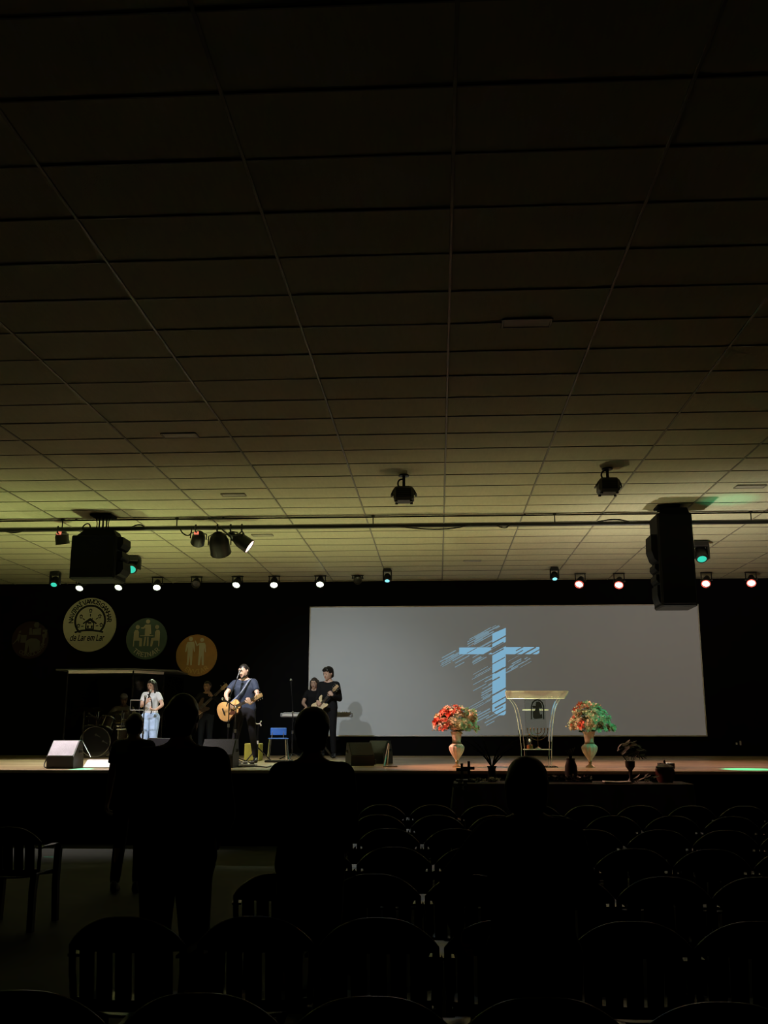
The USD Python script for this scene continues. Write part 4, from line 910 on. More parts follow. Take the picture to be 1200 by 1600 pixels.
solo('guitar_strap', tube([go+p for p in curve([gx(-.22,.02,-.06), up(-.12,-.15,1.18), up(.02,-.15,1.33), up(.115,-.07,1.475), up(.14,.07,1.46), up(.05,.14,1.25), gx(.05,-.05,-.125)], 40)], .016, 6), mat('strap_blue', (.16,.19,.27), .7), 'pale blue guitar strap over the shoulder of the acoustic guitarist', 'strap')
# his microphone stand, standing in front of the guitar
mo = sp(355, 16.9); a_ = P(353,1091,16.9)-mo; b_ = P(372,1056,17.12)-mo
mic_stand('black boom microphone stand in front of the acoustic guitarist', mo, (a_[0]*0, 0, a_[2]), b_)
mo = sp(371, 17.05); 
mic_stand('second black microphone stand in front of the acoustic guitar', sp(366, 16.75), (0,0,P(366,1105,16.75)[2]-STAGE), P(356,1097,16.8)-sp(366,16.75))
# foot pedals, cables and a small tripod at his feet
pd = thing('pedal_board', 'pedals and metal board on the floor at the feet of the acoustic guitarist', 'pedal board', sp(383, 15.9))
part('board', cbox((.36,.2,.03), (0,0,.016), .006), M['steel'], pd)
for k, c in enumerate(((.3,.3,.3),(.4,.4,.36),(.15,.15,.15))): part('pedal', cbox((.075,.12,.04), (-.11+.11*k,0,.052), .008, rot(6*k,(0,0,1))), mat(f'pedal_{k}', c, .35), pd); part('foot_switch', lathe([(0,0),(.012,0),(.012,.014),(0,.014)], 10, (-.11+.11*k,-.03,.072)), M['chrome'], pd)
solo('stage_cable', tube(curve([sp(372,15.6)+V3(0,0,.012), sp(388,15.3)+V3(0,0,.012), sp(400,15.5)+V3(0,0,.012), sp(412,15.2)+V3(0,0,.012), sp(424,15.6)+V3(0,0,.012)], 40), .01, 6), M['black'], 'black cable winding over the stage floor right of the pedals', 'cable')
gs = thing('guitar_stand', 'empty black guitar stand with white fork behind the acoustic guitarist', 'guitar stand', sp(402, 18.0))
zs = zat(1131, 402, 18.0)
part('pole', seg((0,0,.05), (0,0,zs), .013, 8), M['black_gloss'], gs); part('yoke', [tube(curve([(-.06,-.05,zs+.03), (-.03,-.02,zs), (.02,-.02,zs), (.06,-.05,zs-.04)], 10), .012, 6), tube([(.03,-.02,zs), (.06,-.04,zs+.05)], .012, 6)], M['white'], gs)
for w_ in (.5, 2.6, 4.7): part('leg', tube([(0,0,.25), (.26*math.cos(w_), .26*math.sin(w_), .012)], .011, 6), M['black_gloss'], gs)
part('collar', lathe([(0,-.03),(.022,-.03),(.022,.03),(0,.03)], 12, (0,0,.34)), M['white'], gs)
M['yellow'] = mat('yellow_green', (.38,.36,.05), .6, vary=.12)
yb = thing('yellow_box', 'yellow green box standing behind the legs of the acoustic guitarist', 'box', sp(396, 18.6)); mm = mpp(18.6)
part('box_body', cbox((25*mm, .3, .31), (0,0,.158), .01), M['yellow'], yb); part('front_board', cbox((25*mm*.93, .012, .29), (0,-.152,.158), .003), M['yellow'], yb); part('sound_port', lathe([(0,0),(.05,0),(.05,.01),(0,.01)], 20).apply_transform(rot(-90,(1,0,0))).apply_translation((0,.149,.17)), M['black'], yb)

# ---- blue chair
M['blue'] = mat('blue_plastic', (.015,.085,.32), .4, vary=.08)
CY = 18.9; co = sp(434, CY); cm = mpp(CY); zb0, zb1, zse = zat(1149,434,CY), zat(1137,434,CY), zat(1154,434,CY)
cw = 30*cm
bc_ = thing('stacking_chair', 'blue plastic chair with chrome legs standing on the stage', 'chair', co, 14)
part('seat', cbox((cw,.38,.025), (0,0,zse), .012), M['blue'], bc_); part('backrest', cbox((cw*.85,.02,zb1-zb0), (.02,.19,(zb0+zb1)/2), .009, rot(-6,(1,0,0))), M['blue'], bc_)
for k in (-1,1):
    part('leg', seg((k*cw*.42,-.16,zse), (k*cw*.5,-.2,.012), .012, 8), M['chrome'], bc_); part('leg', seg((k*cw*.42,.16,zse), (k*cw*.5,.2,.012), .012, 8), M['chrome'], bc_)
    part('back_upright', tube([(k*cw*.3,.17,zse), (k*cw*.3+.02,.2,zb1-.01)], .011, 8), M['chrome'], bc_)
fb = thing('floor_pedal_bar', 'long flat dark pedal bar on the floor in front of the blue chair', 'pedal', sp(437, 17.6))
part('bar', cbox((.52,.12,.035), (0,0,.019), .008), M['black_gloss'], fb); 
for k in (-1,1): part('end_cap', cbox((.04,.11,.012), (k*.2,0,.042), .003), M['steel'], fb)

# ---- keyboard, keyboard player, electric guitarist
KY = 20.95; ko = sp(494, KY); kz = zat(1113.5, 470, KY); kw = XA(548,KY,1.9)-XA(437,KY,1.9)
kb = thing('keyboard', 'long stage keyboard with white keys left of the screen edge', 'keyboard', ko+V3(0,0,kz-.05))
part('case', cbox((kw,.3,.085), (0,0,0), .012), mat('keyboard_case', (.30,.30,.33), .45), kb)
nk_ = 36; kx = np.linspace(-kw*.47, kw*.47, nk_+1)
for i in range(nk_): part('white_key', cbox(((kx[1]-kx[0])*.9,.14,.02), ((kx[i]+kx[i+1])/2,.06,.046), .003), M['white'], kb, smooth=False)
for i in range(nk_):
    if i % 7 in (0,1,3,4,5): part('black_key', cbox((.014,.09,.018), (kx[i+1],.035,.062), .003), M['black_gloss'], kb, smooth=False)
part('rear_panel', cbox((kw*.5,.008,.05), (-kw*.22,-.152,0), .002), M['white'], kb)
ks = thing('keyboard_stand', 'black crossed stand under the keyboard', 'keyboard stand', ko)
for k in (-1,1):
    part('leg', [seg((k*.33,-.1,.015), (-k*.33,-.1,kz-.1), .014, 6), seg((k*.33,.1,.015), (-k*.33,.1,kz-.1), .014, 6)], M['black_gloss'], ks)
    part('foot', seg((k*.33,-.18,.015), (k*.33,.18,.015), .015, 6), M['black_gloss'], ks); part('arm', seg((k*.33,-.16,kz-.1), (k*.33,.16,kz-.1), .012, 6), M['black_gloss'], ks)
PYk = 21.35; po = sp(490, PYk); Hk = 1.65; s_ = Hk/1.75
def lk(u, v, y): return loc_(u, v, po, PYk, y)
tk, Jk = human('person', 'young woman with long dark hair playing the keyboard in a black t-shirt', po, 0, Hk, rw=lk(479,1105,-.36)/s_, lw=lk(489.5,1104,-.36)/s_, rhint=(-.5,.6,.1), lhint=(.5,.6,.1), rhand=(V3(.05,-.8,-.5), V3(0,-.3,-1), 25), lhand=(V3(-.05,-.8,-.5), V3(0,-.3,-1), 25),
      head=(-8,10,0), lean=4, shirt=M['cloth_black'], pants=M['cloth_black'], skin=M['skin_a'], hair='long', hairmat=M['hair_brown'], shoes=M['shoe_black'], bulk=.88, hem=.97)
EY = 20.35; eo = sp(512, EY); He = 1.80; s_ = He/1.75
def le(u, v, y): return loc_(u, v, eo, EY, y)
en = unit(le(521,1080,-.30)-le(501,1102,-.27)); ecen = le(499.5,1102,-.25); se = .86
ex_ = lambda x, y=0, z=0: ecen+se*(frame((0,0,0), en, (-.25,-1,.1))[:3,:3] @ V3(x, y, z))
rwe = ex_(.04,.11,.05); lwe = ex_(.38,-.08,.0)
te, Je = human('person', 'tall man with bushy dark hair playing a cream electric guitar before the screen', eo, 0, He, rw=rwe/s_, lw=lwe/s_, rhint=(-.25,.6,-1), lhint=(.4,.35,-1), twist=-14, rhand=(unit(ex_(.02,-.02,.03)-rwe), V3(.1,1,-.1), 40), lhand=(unit(ex_(.38,.06,.03)-lwe), V3(-.3,.8,.1), 60),
      head=(-24,12,0), shirt=M['cloth_black'], pants=M['cloth_black'], sleeve='long', skin=M['skin_a'], hair='bushy', hairmat=M['hair'], shoes=M['shoe_black'], hem=.95)
M['cream'] = mat('guitar_cream', (.70,.58,.36), .3, vary=.06)
electric('cream electric guitar held by the tall man before the screen', eo+ecen, en, (-.25,-1,.1), M['cream'], 6, se, guard=mat('guard_cream', (.6,.5,.33), .35))
mo = sp(456, 19.2)
a_ = V3(0,0,zat(1113,456,19.2)); b_ = P(455,1072,19.2)-mo
mic_stand('tall thin microphone stand in front of the keyboard', mo, a_, b_)
solo('stage_amplifier_stand', [seg(sp(600,15.7)+V3(0,0,.012), sp(602,15.7)+V3(.05,.1,.35), .014, 6), seg(sp(604,15.7)+V3(0,.2,.012), sp(602,15.7)+V3(.05,.1,.35), .014, 6), cbox((.22,.16,.02), sp(600,15.6)+V3(.1,0,.012), .004)], M['steel'], 'small metal stand on the floor right of the dark monitors under the screen', 'stand')
# ================================================================ urns with flowers, pulpit, menorah
M['urn'] = mat('urn_pearl', (.66,.58,.50), .25, vary=.2, scale=16, spec=.6); M['urn_gold'] = mat('urn_gold', (.30,.20,.10), .35, .6, vary=.3)
M['pet_coral'] = mat('petal_coral', (.72,.16,.10), .6, vary=.2, scale=20); M['pet_cream'] = mat('petal_cream', (.80,.71,.52), .6, vary=.12, scale=20); M['pet_peach'] = mat('petal_peach', (.78,.50,.36), .6, vary=.15, scale=20)
M['pet_pale'] = mat('petal_pale_green', (.74,.79,.58), .6, vary=.15, scale=20); M['leaf'] = mat('leaf_green', (.07,.13,.04), .5, vary=.35, scale=20); M['leaf_dark'] = mat('leaf_dark', (.02,.03,.018), .5, vary=.35)
def petal(L, w, cup):
    pts, fc = [], []
    n = 5
    for i in range(n):
        f = i/(n-1); ww = w*math.sin(math.pi*(f*.82+.1))**.7
        for j, s_ in enumerate((-1, 0, 1)): pts.append((L*f, s_*ww/2, cup*L*f*f+(abs(s_))*ww*.18))
    for i in range(n-1):
        for j in range(2):
            a = i*3+j; fc += [(a, a+3, a+4), (a, a+4, a+1)]
    m = trimesh.Trimesh(np.array(pts), np.array(fc), process=False)
    b = m.copy(); b.apply_translation((0,0,-.0015)); b.invert(); return CC([m, b])
def bloom(r, kind, rr):
    out = []
    for ring, (n, ln, cup) in enumerate({'rose': ((6,1.0,.35),(5,.75,.8),(4,.5,1.5)), 'daisy': ((7,1.0,.15),(5,.6,.5)), 'small': ((5,1.0,.3),)}[kind]):
        for k in range(n):
            p = petal(r*ln, r*ln*(.85 if kind != 'daisy' else .55), cup)
            p.apply_transform(rot(360*(k+.5*ring)/n+rr.uniform(-8,8), (0,0,1))); p.apply_translation((0,0,ring*r*.12)); out.append(p)
    out.append(ball((0,0,r*.18), r*.2, 1)); return CC(out)
def bouquet(label, u, vtop, vbot, Y, half_l, half_r, seed, cmap):
    rr = random.Random(seed); m_ = mpp(Y); c = P(u, vbot, Y); t = thing('flower_bouquet', label, 'flowers', c)
    W = half_l*m_; H = (vbot-vtop)*m_
    stems, greens = [], []
    spots = []
    tries = 0
    while len(spots) < 120 and tries < 6000:
        tries += 1
        th = rr.uniform(0, 2*math.pi); el = rr.uniform(-.12, 1)**1.0
        x, y, z = math.cos(th)*math.sqrt(max(1-max(el,0)**2, 0)), math.sin(th)*math.sqrt(max(1-max(el,0)**2, 0)), el
        k_ = rr.uniform(.72, 1.05); p = V3(x*(half_l if x < 0 else half_r)*m_*k_, y*W*.75*k_, H*.16+z*H*.84*k_)
        r = rr.choice([.07,.065,.055,.045,.04,.03])
        if all(np.linalg.norm(p-q[0]) > (r+q[1])*.52 for q in spots): spots.append((p, r))
    for p, r in spots:
        kind = 'rose' if r > .06 else 'daisy' if r > .035 else 'small'
        nm = cmap(p[0]/(W), p[2]/H, rr)
        d = unit(p*.8+V3(rr.uniform(-.08,.08), -.14-.1*rr.random(), .03))
        part('blossom', mv(bloom(r, kind, rr), zto(p, d)), M[nm], t, smooth=40)
        stems.append(tube(curve([(rr.uniform(-.02,.02), rr.uniform(-.02,.02), -.1), p*.4+V3(0,0,.02), p-d*.004], 7), .0022, 4))
    for k in range(16):
        th = rr.uniform(0, 2*math.pi); el = rr.uniform(-.25, .95); q = math.sqrt(max(0, 1-max(el,0)**2))
        p = V3(math.cos(th)*q*W*.7, math.sin(th)*q*W*.6, H*.15+el*H*.6)
        lf = petal(.10, .04, rr.uniform(-.3,.3)); part('leaf', mv(lf, zto(p, unit(V3(rr.uniform(-1,1), rr.uniform(-1,1), rr.uniform(0,1))))), M['leaf'], t)
    sp_ = []
    for k in range(60):
        th = rr.uniform(0, 2*math.pi); el = rr.uniform(-.15, 1.0); q = math.sqrt(max(0, 1-max(el,0)**2)); k_ = rr.uniform(.95,1.22)
        p = V3(math.cos(th)*q*(half_l if math.cos(th) < 0 else half_r)*m_*k_, math.sin(th)*q*W*.7*k_, H*.16+el*H*.84*min(k_,1.05))
        sp_.append(ball(p, rr.uniform(.009,.014), 1)); stems.append(tube([p*.45, p], .002, 4))
    part('filler_sprigs', sp_, M['pet_cream'], t, kind='stuff'); part('stems', stems, M['leaf'], t, kind='stuff')
    return t
def urn(label, u, Y, v_rim, v_base, wmax):
    o = sp(u, Y); t = thing('urn', label, 'vase', o); H = zat(v_rim, u, Y); m_ = mpp(Y); R = wmax*m_/2
    # foot, stem, fluted body, collar, flared neck
    part('foot', lathe([(0,0),(R*.62,0),(R*.62,.012),(R*.42,.03),(R*.2,.05),(R*.16,.075),(0,.075)], 32), M['urn_gold'], t)
    part('stem_knob', lathe([(0,.07),(R*.2,.072),(R*.27,.085),(R*.2,.1),(0,.1)], 24), M['urn_gold'], t)
    n = 64; zs = np.linspace(.098, H*.66, 26); pts = []
    for z in zs:
        f = (z-.098)/(H*.66-.098); r = R*(.18+.82*math.sin(min(f/.8,1)*math.pi/2)**1.15) if f < .8 else R*(1-.42*((f-.8)/.2)**1.6)
        for k in range(n):
            w_ = 2*math.pi*k/n; q = r*(1+.045*math.cos(12*w_)*min(1, f*4)); pts.append((q*math.cos(w_), q*math.sin(w_), z))
    fc = []
    for i in range(len(zs)-1):
        for k in range(n): a, b = i*n+k, i*n+(k+1) % n; fc += [(a, b, b+n), (a, b+n, a+n)]
    part('fluted_body', trimesh.Trimesh(np.array(pts), np.array(fc), process=False), M['urn'], t, smooth=True)
    part('collar', lathe([(R*.56,H*.65),(R*.64,H*.66),(R*.64,H*.69),(R*.56,H*.70),(R*.54,H*.675),(R*.56,H*.65)], 32), M['urn_gold'], t)
    part('neck', lathe([(R*.55,H*.69),(R*.58,H*.75),(R*.66,H*.9),(R*.82,H*1.0),(R*.80,H*1.0),(R*.62,H*.9),(R*.5,H*.7)], 32), M['urn'], t)
    return t
def cm_left(x, z, rr):
    if x < -.25: return rr.choice(['pet_coral','pet_coral','pet_coral','pet_peach','pet_cream'])
    if x < .25: return rr.choice(['pet_coral','pet_coral','pet_cream','pet_peach'] if z > .6 else ['pet_cream','pet_cream','pet_peach','pet_cream'])
    return rr.choice(['pet_cream','pet_pale','pet_cream','pet_pale','pet_peach'])
def cm_right(x, z, rr):
    if x < -.3: return rr.choice(['pet_peach','pet_coral','pet_peach','pet_coral','pet_cream'])
    if x < .3: return rr.choice(['pet_cream','pet_cream','pet_pale','pet_peach'])
    return rr.choice(['pet_pale','pet_pale','pet_cream','pet_peach'])
VY = 15.55
urn('fluted pearl urn left of the pulpit, lit pink and green', 714, VY, 1143, 1199, 23)
bouquet('coral and cream flowers in the urn left of the pulpit', 713, 1104, 1143, VY, 33, 33, 21, cm_left)
urn('fluted pearl urn right of the pulpit, lit orange and green', 922.5, VY, 1143, 1199, 24)
bouquet('cream, peach and pale green flowers in the urn right of the pulpit', 923, 1101, 1143, VY, 32, 32, 33, cm_right)

# ---- acrylic pulpit
PYp = 15.6; po = sp(838, PYp); pm = mpp(PYp)
pp = thing('pulpit', 'clear acrylic pulpit with a black arched emblem, between the two urns', 'pulpit', po)
def q(u, v, y=0.0): return P(u, v, PYp+y)-po
# slanted top board (its near edge low, its far edge high)
za, zb = q(836,1091,-.2)[2], q(836,1080.5,.2)[2]
tl, tr, br2, bl2 = q(790,1080.5,.2), q(888,1080.5,.2), q(882,1091,-.2), q(792,1091,-.2)
def slab(pts, th):
    p = np.array(pts); n = unit(np.cross(p[1]-p[0], p[3]-p[0])); b = p-n*th
    return trimesh.Trimesh(np.vstack([p, b]), np.array([(0,1,2),(0,2,3),(6,5,4),(7,6,4),(0,4,5),(0,5,1),(1,5,6),(1,6,2),(2,6,7),(2,7,3),(3,7,4),(3,4,0)]), process=False)
tb_ = slab([tl, tr, br2, bl2], .015); trimesh.repair.fix_normals(tb_)
part('top_board', tb_, M['frost'], pp, smooth=False)
for a, b in ((tl,tr),(bl2,br2),(tr,br2),(bl2,tl)): part('top_edge', seg(a, b, .008, 6), M['acrylic_edge'], pp)
for u in (795, 812, 856, 863, 873): 
    f_ = .2+.6*rng.random(); a = q(u,1090,-.18); part('top_fixing', lathe([(0,-.02),(.009,-.02),(.009,.02),(0,.02)], 10, a+V3(0,.04,.0)), M['acrylic_edge'], pp)
# curved legs sweeping in and down, two on each side, and a vertical back pane
for k, us in ((-1, ((794,1092),(803,1105),(808,1125),(812,1150),(813,1196))), (-1, ((797,1092),(808,1107),(813,1128),(817,1152),(818,1196))), (1, ((875,1092),(868,1105),(864,1125),(862,1150),(861,1196))), (1, ((870,1092),(864,1107),(860,1128),(858,1152),(857,1196)))):
    y_ = -.12 if us[0][0] in (794,875) else .12
    pts = [q(u, min(v,1194), y_) for u, v in us]; pts[-1][2] = .012; c_ = curve(pts, 26)
    V_, F_ = [], []
    for i, p in enumerate(c_): V_ += [p+V3(-.006,-.06,0), p+V3(.006,-.06,0), p+V3(.006,.06,0), p+V3(-.006,.06,0)]
    for i in range(len(c_)-1):
        for j in range(4): a, b = i*4+j, i*4+(j+1) % 4; F_ += [(a, b, b+4), (a, b+4, a+4)]
    part('curved_leg', trimesh.Trimesh(np.array(V_), np.array(F_), process=False), M['acrylic'], pp, smooth=False)
    part('leg_edge', tube(c_+V3(0,-.06,0), .0035, 5), M['acrylic_edge'], pp)
fx0, fx1 = q(821,1150)[0], q(854,1150)[0]; zt = q(838,1093)[2]
part('front_pane', cbox((fx1-fx0, .01, zt-.02), ((fx0+fx1)/2, -.02, zt/2), .003), M['acrylic'], pp, smooth=False)
part('shelf', cbox((q(858,1171)[0]-q(818,1171)[0], .3, .014), ((q(858,1171)[0]+q(818,1171)[0])/2, -.02, q(838,1171)[2]), .003), M['acrylic_edge'], pp)
part('cross_rod', seg(q(816,1109,-.14), q(857,1109,-.14), .010, 8), M['acrylic_edge'], pp)
part('base_plate', cbox((.62,.42,.014), (0,0,.0085), .003), M['acrylic'], pp, smooth=False)
# emblem: an arched black outline with a dark open-armed shape inside (zoom 10x from (780,1070))
def fe(pts): return [((q(780+x/10., 1070+y/10.)[0]), q(780+x/10., 1070+y/10.)[2]) for x, y in pts]
arch = Polygon(fe([(482,540),(482,340),(500,275),(540,240),(582,230),(625,242),(665,280),(686,340),(688,540)])); inner = Polygon(fe([(497,540),(498,345),(515,290),(548,258),(582,248),(618,258),(650,292),(670,345),(672,540)]))
shape = unary_union([Polygon(fe([(560,270),(610,265),(645,300),(655,360),(625,370),(605,360),(612,420),(625,465),(655,462),(660,525),(540,535),(515,510),(512,425),(545,405),(555,365),(520,370),(500,345),(515,330),(555,335)]))])
emb = mv(prism(unary_union([arch.difference(inner), shape]), .006), np.array([[1,0,0,0],[0,0,-1,-.148],[0,1,0,0],[0,0,0,1.0]]))
part('emblem', emb, M['wallblack'], pp, smooth=False, label='black arched emblem on the pulpit front')
part('emblem_pane', mv(prism(arch.buffer(.006), .004), np.array([[1,0,0,0],[0,0,-1,-.143],[0,1,0,0],[0,0,0,1.0]])), M['acrylic'], pp, smooth=False)
# ---- menorah and glass dome on the shelf
sz_ = q(838,1171)[2]+.008
mn = thing('menorah', 'small metal seven-armed candlestick on the pulpit shelf', 'menorah', po+V3(q(840.5,1168)[0], -.04, sz_))
M['brass'] = mat('brass_dark', (.12,.08,.045), .35, .8)
mh = q(840,1139)[2]-sz_
part('base', lathe([(0,0),(.05,0),(.045,.012),(.018,.022),(.01,.035),(0,.035)], 20), mat('base_pink_brass', (.62,.40,.30), .35, .4), mn)
part('stem', seg((0,0,.03), (0,0,mh), .0065, 8), M['brass'], mn)
for i, r in enumerate((.055,.105,.155)):
    zc = mh-.02
    part('arm', tube([(r*math.cos(a), 0, zc-r*.95*math.sin(a)) for a in np.linspace(0, math.pi, 24)], .0055, 6), M['brass'], mn)
for x in (-.155,-.105,-.055,0,.055,.105,.155): part('candle_cup', lathe([(0,0),(.008,0),(.012,.03),(.009,.036),(0,.036)], 10, (x,0,mh-.022)), M['brass'], mn)
gd = thing('glass_bell', 'small clear glass bell with amber foot on the pulpit shelf, beside the candlestick', 'glass bell', po+V3(q(827.5,1168)[0], -.06, sz_))
M['amber'] = mat('amber_brass', (.35,.14,.05), .25, .5)
part('foot', lathe([(0,0),(.048,0),(.046,.055),(.03,.062),(0,.062)], 24), M['amber'], gd)
part('dome', lathe([(.046,.06),(.046,.14),(.036,.185),(.012,.205),(0,.207)], 24), M['acrylic'], gd, smooth=True); part('knob', ball((0,0,.215), .012, 1), M['amber'], gd)
part('figure', lathe([(0,.062),(.022,.065),(.018,.1),(.024,.12),(.012,.15),(0,.155)], 12), M['chrome'], gd)
# ================================================================ table with offerings in front of the stage
TY, TZ = 13.35, .925
tx0, tx1 = XA(712, TY-.3, TZ), XA(1081, TY-.3, TZ)
tt = thing('communion_table', 'long table under a dark cloth in front of the stage', 'table', ((tx0+tx1)/2, TY, 0))
tw2 = (tx1-tx0)/2
part('tabletop', cbox((2*tw2, .62, .03), (0,0,TZ-.02), .004), M['wood_dark'], tt)
for sx in (-1,1):
    for sy in (-1,1): part('leg', seg((sx*(tw2-.06), sy*.25, .0), (sx*(tw2-.06), sy*.25, TZ-.03), .025, 8), M['black'], tt)
# cloth: top sheet and a skirt with soft folds
M['tablecloth'] = mat('tablecloth_dark', (.050,.043,.045), .8, bump=.2)
hw, hd = tw2+.012, .325
loop = []
for (xa, ya, xb, yb) in ((-hw,-hd,hw,-hd),(hw,-hd,hw,hd),(hw,hd,-hw,hd),(-hw,hd,-hw,-hd)):
    n = int(math.hypot(xb-xa, yb-ya)/.03)
    for i in range(n): loop.append((xa+(xb-xa)*i/n, ya+(yb-ya)*i/n))
lp = np.array(loop); nrm = lp/np.maximum(np.abs(lp)/[hw, hd], 1e-6).max(1)[:, None]; N = len(lp)
Vc, Fc = [], []
for j, (z, fl, am) in enumerate(((TZ+.003, .0, 0), (TZ-.006, .006, .0), (TZ-.12, .02, .006), (TZ-.3, .035, .014), (TZ-.48, .05, .022), (TZ-.62, .06, .028))):
    for i, (x, y) in enumerate(lp):
        d = np.array([x/hw, y/hd]); d = np.where(np.abs(d) > .985, np.sign(d), 0); w_ = am*math.sin(i*.62)+am*.6*math.sin(i*.23+1)
        Vc.append((x+d[0]*(fl+w_), y+d[1]*(fl+w_), z))
for j in range(5):
    for i in range(N): a, b = j*N+i, j*N+(i+1) % N; Fc += [(a, a+N, b+N), (a, b+N, b)]
Vc.append((0,0,TZ+.003)); c_ = len(Vc)-1
for i in range(N): Fc.append((c_, i, (i+1) % N))
cl = solo('tablecloth', mv(trimesh.Trimesh(np.array(Vc), np.array(Fc), process=False), trimesh.transformations.translation_matrix(((tx0+tx1)/2, TY, 0))), M['tablecloth'], 'dark cloth draped over the table in front of the stage', 'tablecloth', smooth=60)
TT = TZ+.004
def on_table(u, dy=0.0): return V3(XA(u, TY+dy, TT), TY+dy, TT)
tm = mpp(TY)
def small_cross(label, u, dy, h):
    o = on_table(u, dy); t = thing('table_cross', label, 'cross', o)
    part('base', cbox((.16,.1,.03), (0,0,.0155), .005), M['black'], t); part('upright', cbox((.035,.03,h), (0,0,h/2+.02), .004), M['black'], t); part('arm', cbox((.15,.03,.04), (0,0,h*.72), .004), M['black'], t)
small_cross('small black cross at the left end of the table, the taller one', 733, -.05, (1219-1190)*tm)
small_cross('small black cross at the left end of the table, behind the taller one', 722, .1, (1219-1194)*tm)
def greens(t, n, H, W, seed, mt, lw=.03, name='leaf', base=0.0):
    rr = random.Random(seed)
    for k in range(n):
        a = rr.uniform(0, 2*math.pi); d = unit(V3(math.cos(a)*rr.uniform(.2,1)*W/H, math.sin(a)*.3*W/H, 1)); L = H*rr.uniform(.7,1)
        pts = [V3(0,0,base), d*L*.5+V3(0,0,base), d*L+V3(d[0]*W*.25, 0, base-abs(d[0])*W*.1)]
        c_ = curve(pts, 9); Vv, Ff = [], []
        sd = unit(np.cross(d, (0,1,0)))
        for i, p in enumerate(c_): w_ = lw*math.sin(math.pi*(.12+.86*i/8))/2; Vv += [p-sd*w_, p+V3(0,-w_*.3,0), p+sd*w_, p+V3(0,.0015,0)]
        for i in range(8):
            for j in range(4): b0, b1 = i*4+j, i*4+(j+1) % 4; Ff += [(b0, b1, b1+4), (b0, b1+4, b0+4)]
        part(name, trimesh.Trimesh(np.array(Vv), np.array(Ff), process=False), mt, t, smooth=60)
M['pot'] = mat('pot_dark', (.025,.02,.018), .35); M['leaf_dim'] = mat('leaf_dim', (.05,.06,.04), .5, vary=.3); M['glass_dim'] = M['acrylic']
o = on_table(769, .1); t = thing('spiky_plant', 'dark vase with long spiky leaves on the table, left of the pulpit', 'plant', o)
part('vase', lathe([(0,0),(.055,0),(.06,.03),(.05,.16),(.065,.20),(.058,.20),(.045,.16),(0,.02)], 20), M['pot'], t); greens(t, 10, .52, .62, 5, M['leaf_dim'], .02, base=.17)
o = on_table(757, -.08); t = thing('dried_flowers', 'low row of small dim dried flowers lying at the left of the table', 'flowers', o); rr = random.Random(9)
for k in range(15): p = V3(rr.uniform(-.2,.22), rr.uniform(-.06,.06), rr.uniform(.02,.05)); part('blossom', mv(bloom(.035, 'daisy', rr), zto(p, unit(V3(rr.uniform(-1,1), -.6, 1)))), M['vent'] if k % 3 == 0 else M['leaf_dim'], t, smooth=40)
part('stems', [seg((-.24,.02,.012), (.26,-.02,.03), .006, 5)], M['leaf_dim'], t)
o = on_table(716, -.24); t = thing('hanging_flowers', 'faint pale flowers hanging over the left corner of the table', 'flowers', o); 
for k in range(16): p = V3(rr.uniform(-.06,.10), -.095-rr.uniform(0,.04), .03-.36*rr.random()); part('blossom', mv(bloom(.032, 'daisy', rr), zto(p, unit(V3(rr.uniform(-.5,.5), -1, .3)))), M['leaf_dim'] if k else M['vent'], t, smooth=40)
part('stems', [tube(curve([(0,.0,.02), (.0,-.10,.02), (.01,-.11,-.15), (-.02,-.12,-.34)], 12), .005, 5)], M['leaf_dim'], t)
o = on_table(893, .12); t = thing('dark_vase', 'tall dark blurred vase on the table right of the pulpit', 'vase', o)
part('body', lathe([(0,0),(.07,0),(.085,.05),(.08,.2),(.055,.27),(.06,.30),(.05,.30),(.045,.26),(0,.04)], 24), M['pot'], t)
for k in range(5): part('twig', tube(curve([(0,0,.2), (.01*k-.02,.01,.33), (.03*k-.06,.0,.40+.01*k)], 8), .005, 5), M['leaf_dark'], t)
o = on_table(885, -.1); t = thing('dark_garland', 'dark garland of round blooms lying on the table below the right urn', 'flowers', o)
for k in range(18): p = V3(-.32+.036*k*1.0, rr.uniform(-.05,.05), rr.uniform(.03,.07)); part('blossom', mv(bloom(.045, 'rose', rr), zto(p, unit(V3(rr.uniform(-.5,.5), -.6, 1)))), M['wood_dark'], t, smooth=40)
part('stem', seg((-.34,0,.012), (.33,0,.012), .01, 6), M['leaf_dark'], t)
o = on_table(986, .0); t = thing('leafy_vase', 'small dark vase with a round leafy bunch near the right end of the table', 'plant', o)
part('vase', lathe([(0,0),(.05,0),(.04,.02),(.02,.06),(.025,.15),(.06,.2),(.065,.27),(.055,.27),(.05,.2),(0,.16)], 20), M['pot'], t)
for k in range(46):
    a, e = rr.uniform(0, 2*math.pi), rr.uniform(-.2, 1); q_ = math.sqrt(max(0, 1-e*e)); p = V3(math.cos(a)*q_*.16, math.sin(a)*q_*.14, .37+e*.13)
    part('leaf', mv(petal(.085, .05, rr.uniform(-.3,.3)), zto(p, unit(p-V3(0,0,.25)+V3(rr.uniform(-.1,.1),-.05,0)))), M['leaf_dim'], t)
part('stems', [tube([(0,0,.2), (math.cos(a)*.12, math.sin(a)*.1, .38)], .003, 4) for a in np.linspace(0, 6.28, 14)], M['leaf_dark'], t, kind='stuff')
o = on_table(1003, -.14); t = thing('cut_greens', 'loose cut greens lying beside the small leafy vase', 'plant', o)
for k in range(20): p = V3(rr.uniform(-.12,.14), rr.uniform(-.06,.06), rr.uniform(.015,.07)); part('leaf', mv(petal(.08, .03, rr.uniform(-.4,.6)), zto(p, unit(V3(rr.uniform(-1,1), rr.uniform(-1,0), rr.uniform(.1,1))))), M['vent'] if k % 4 == 0 else M['leaf_dim'], t)
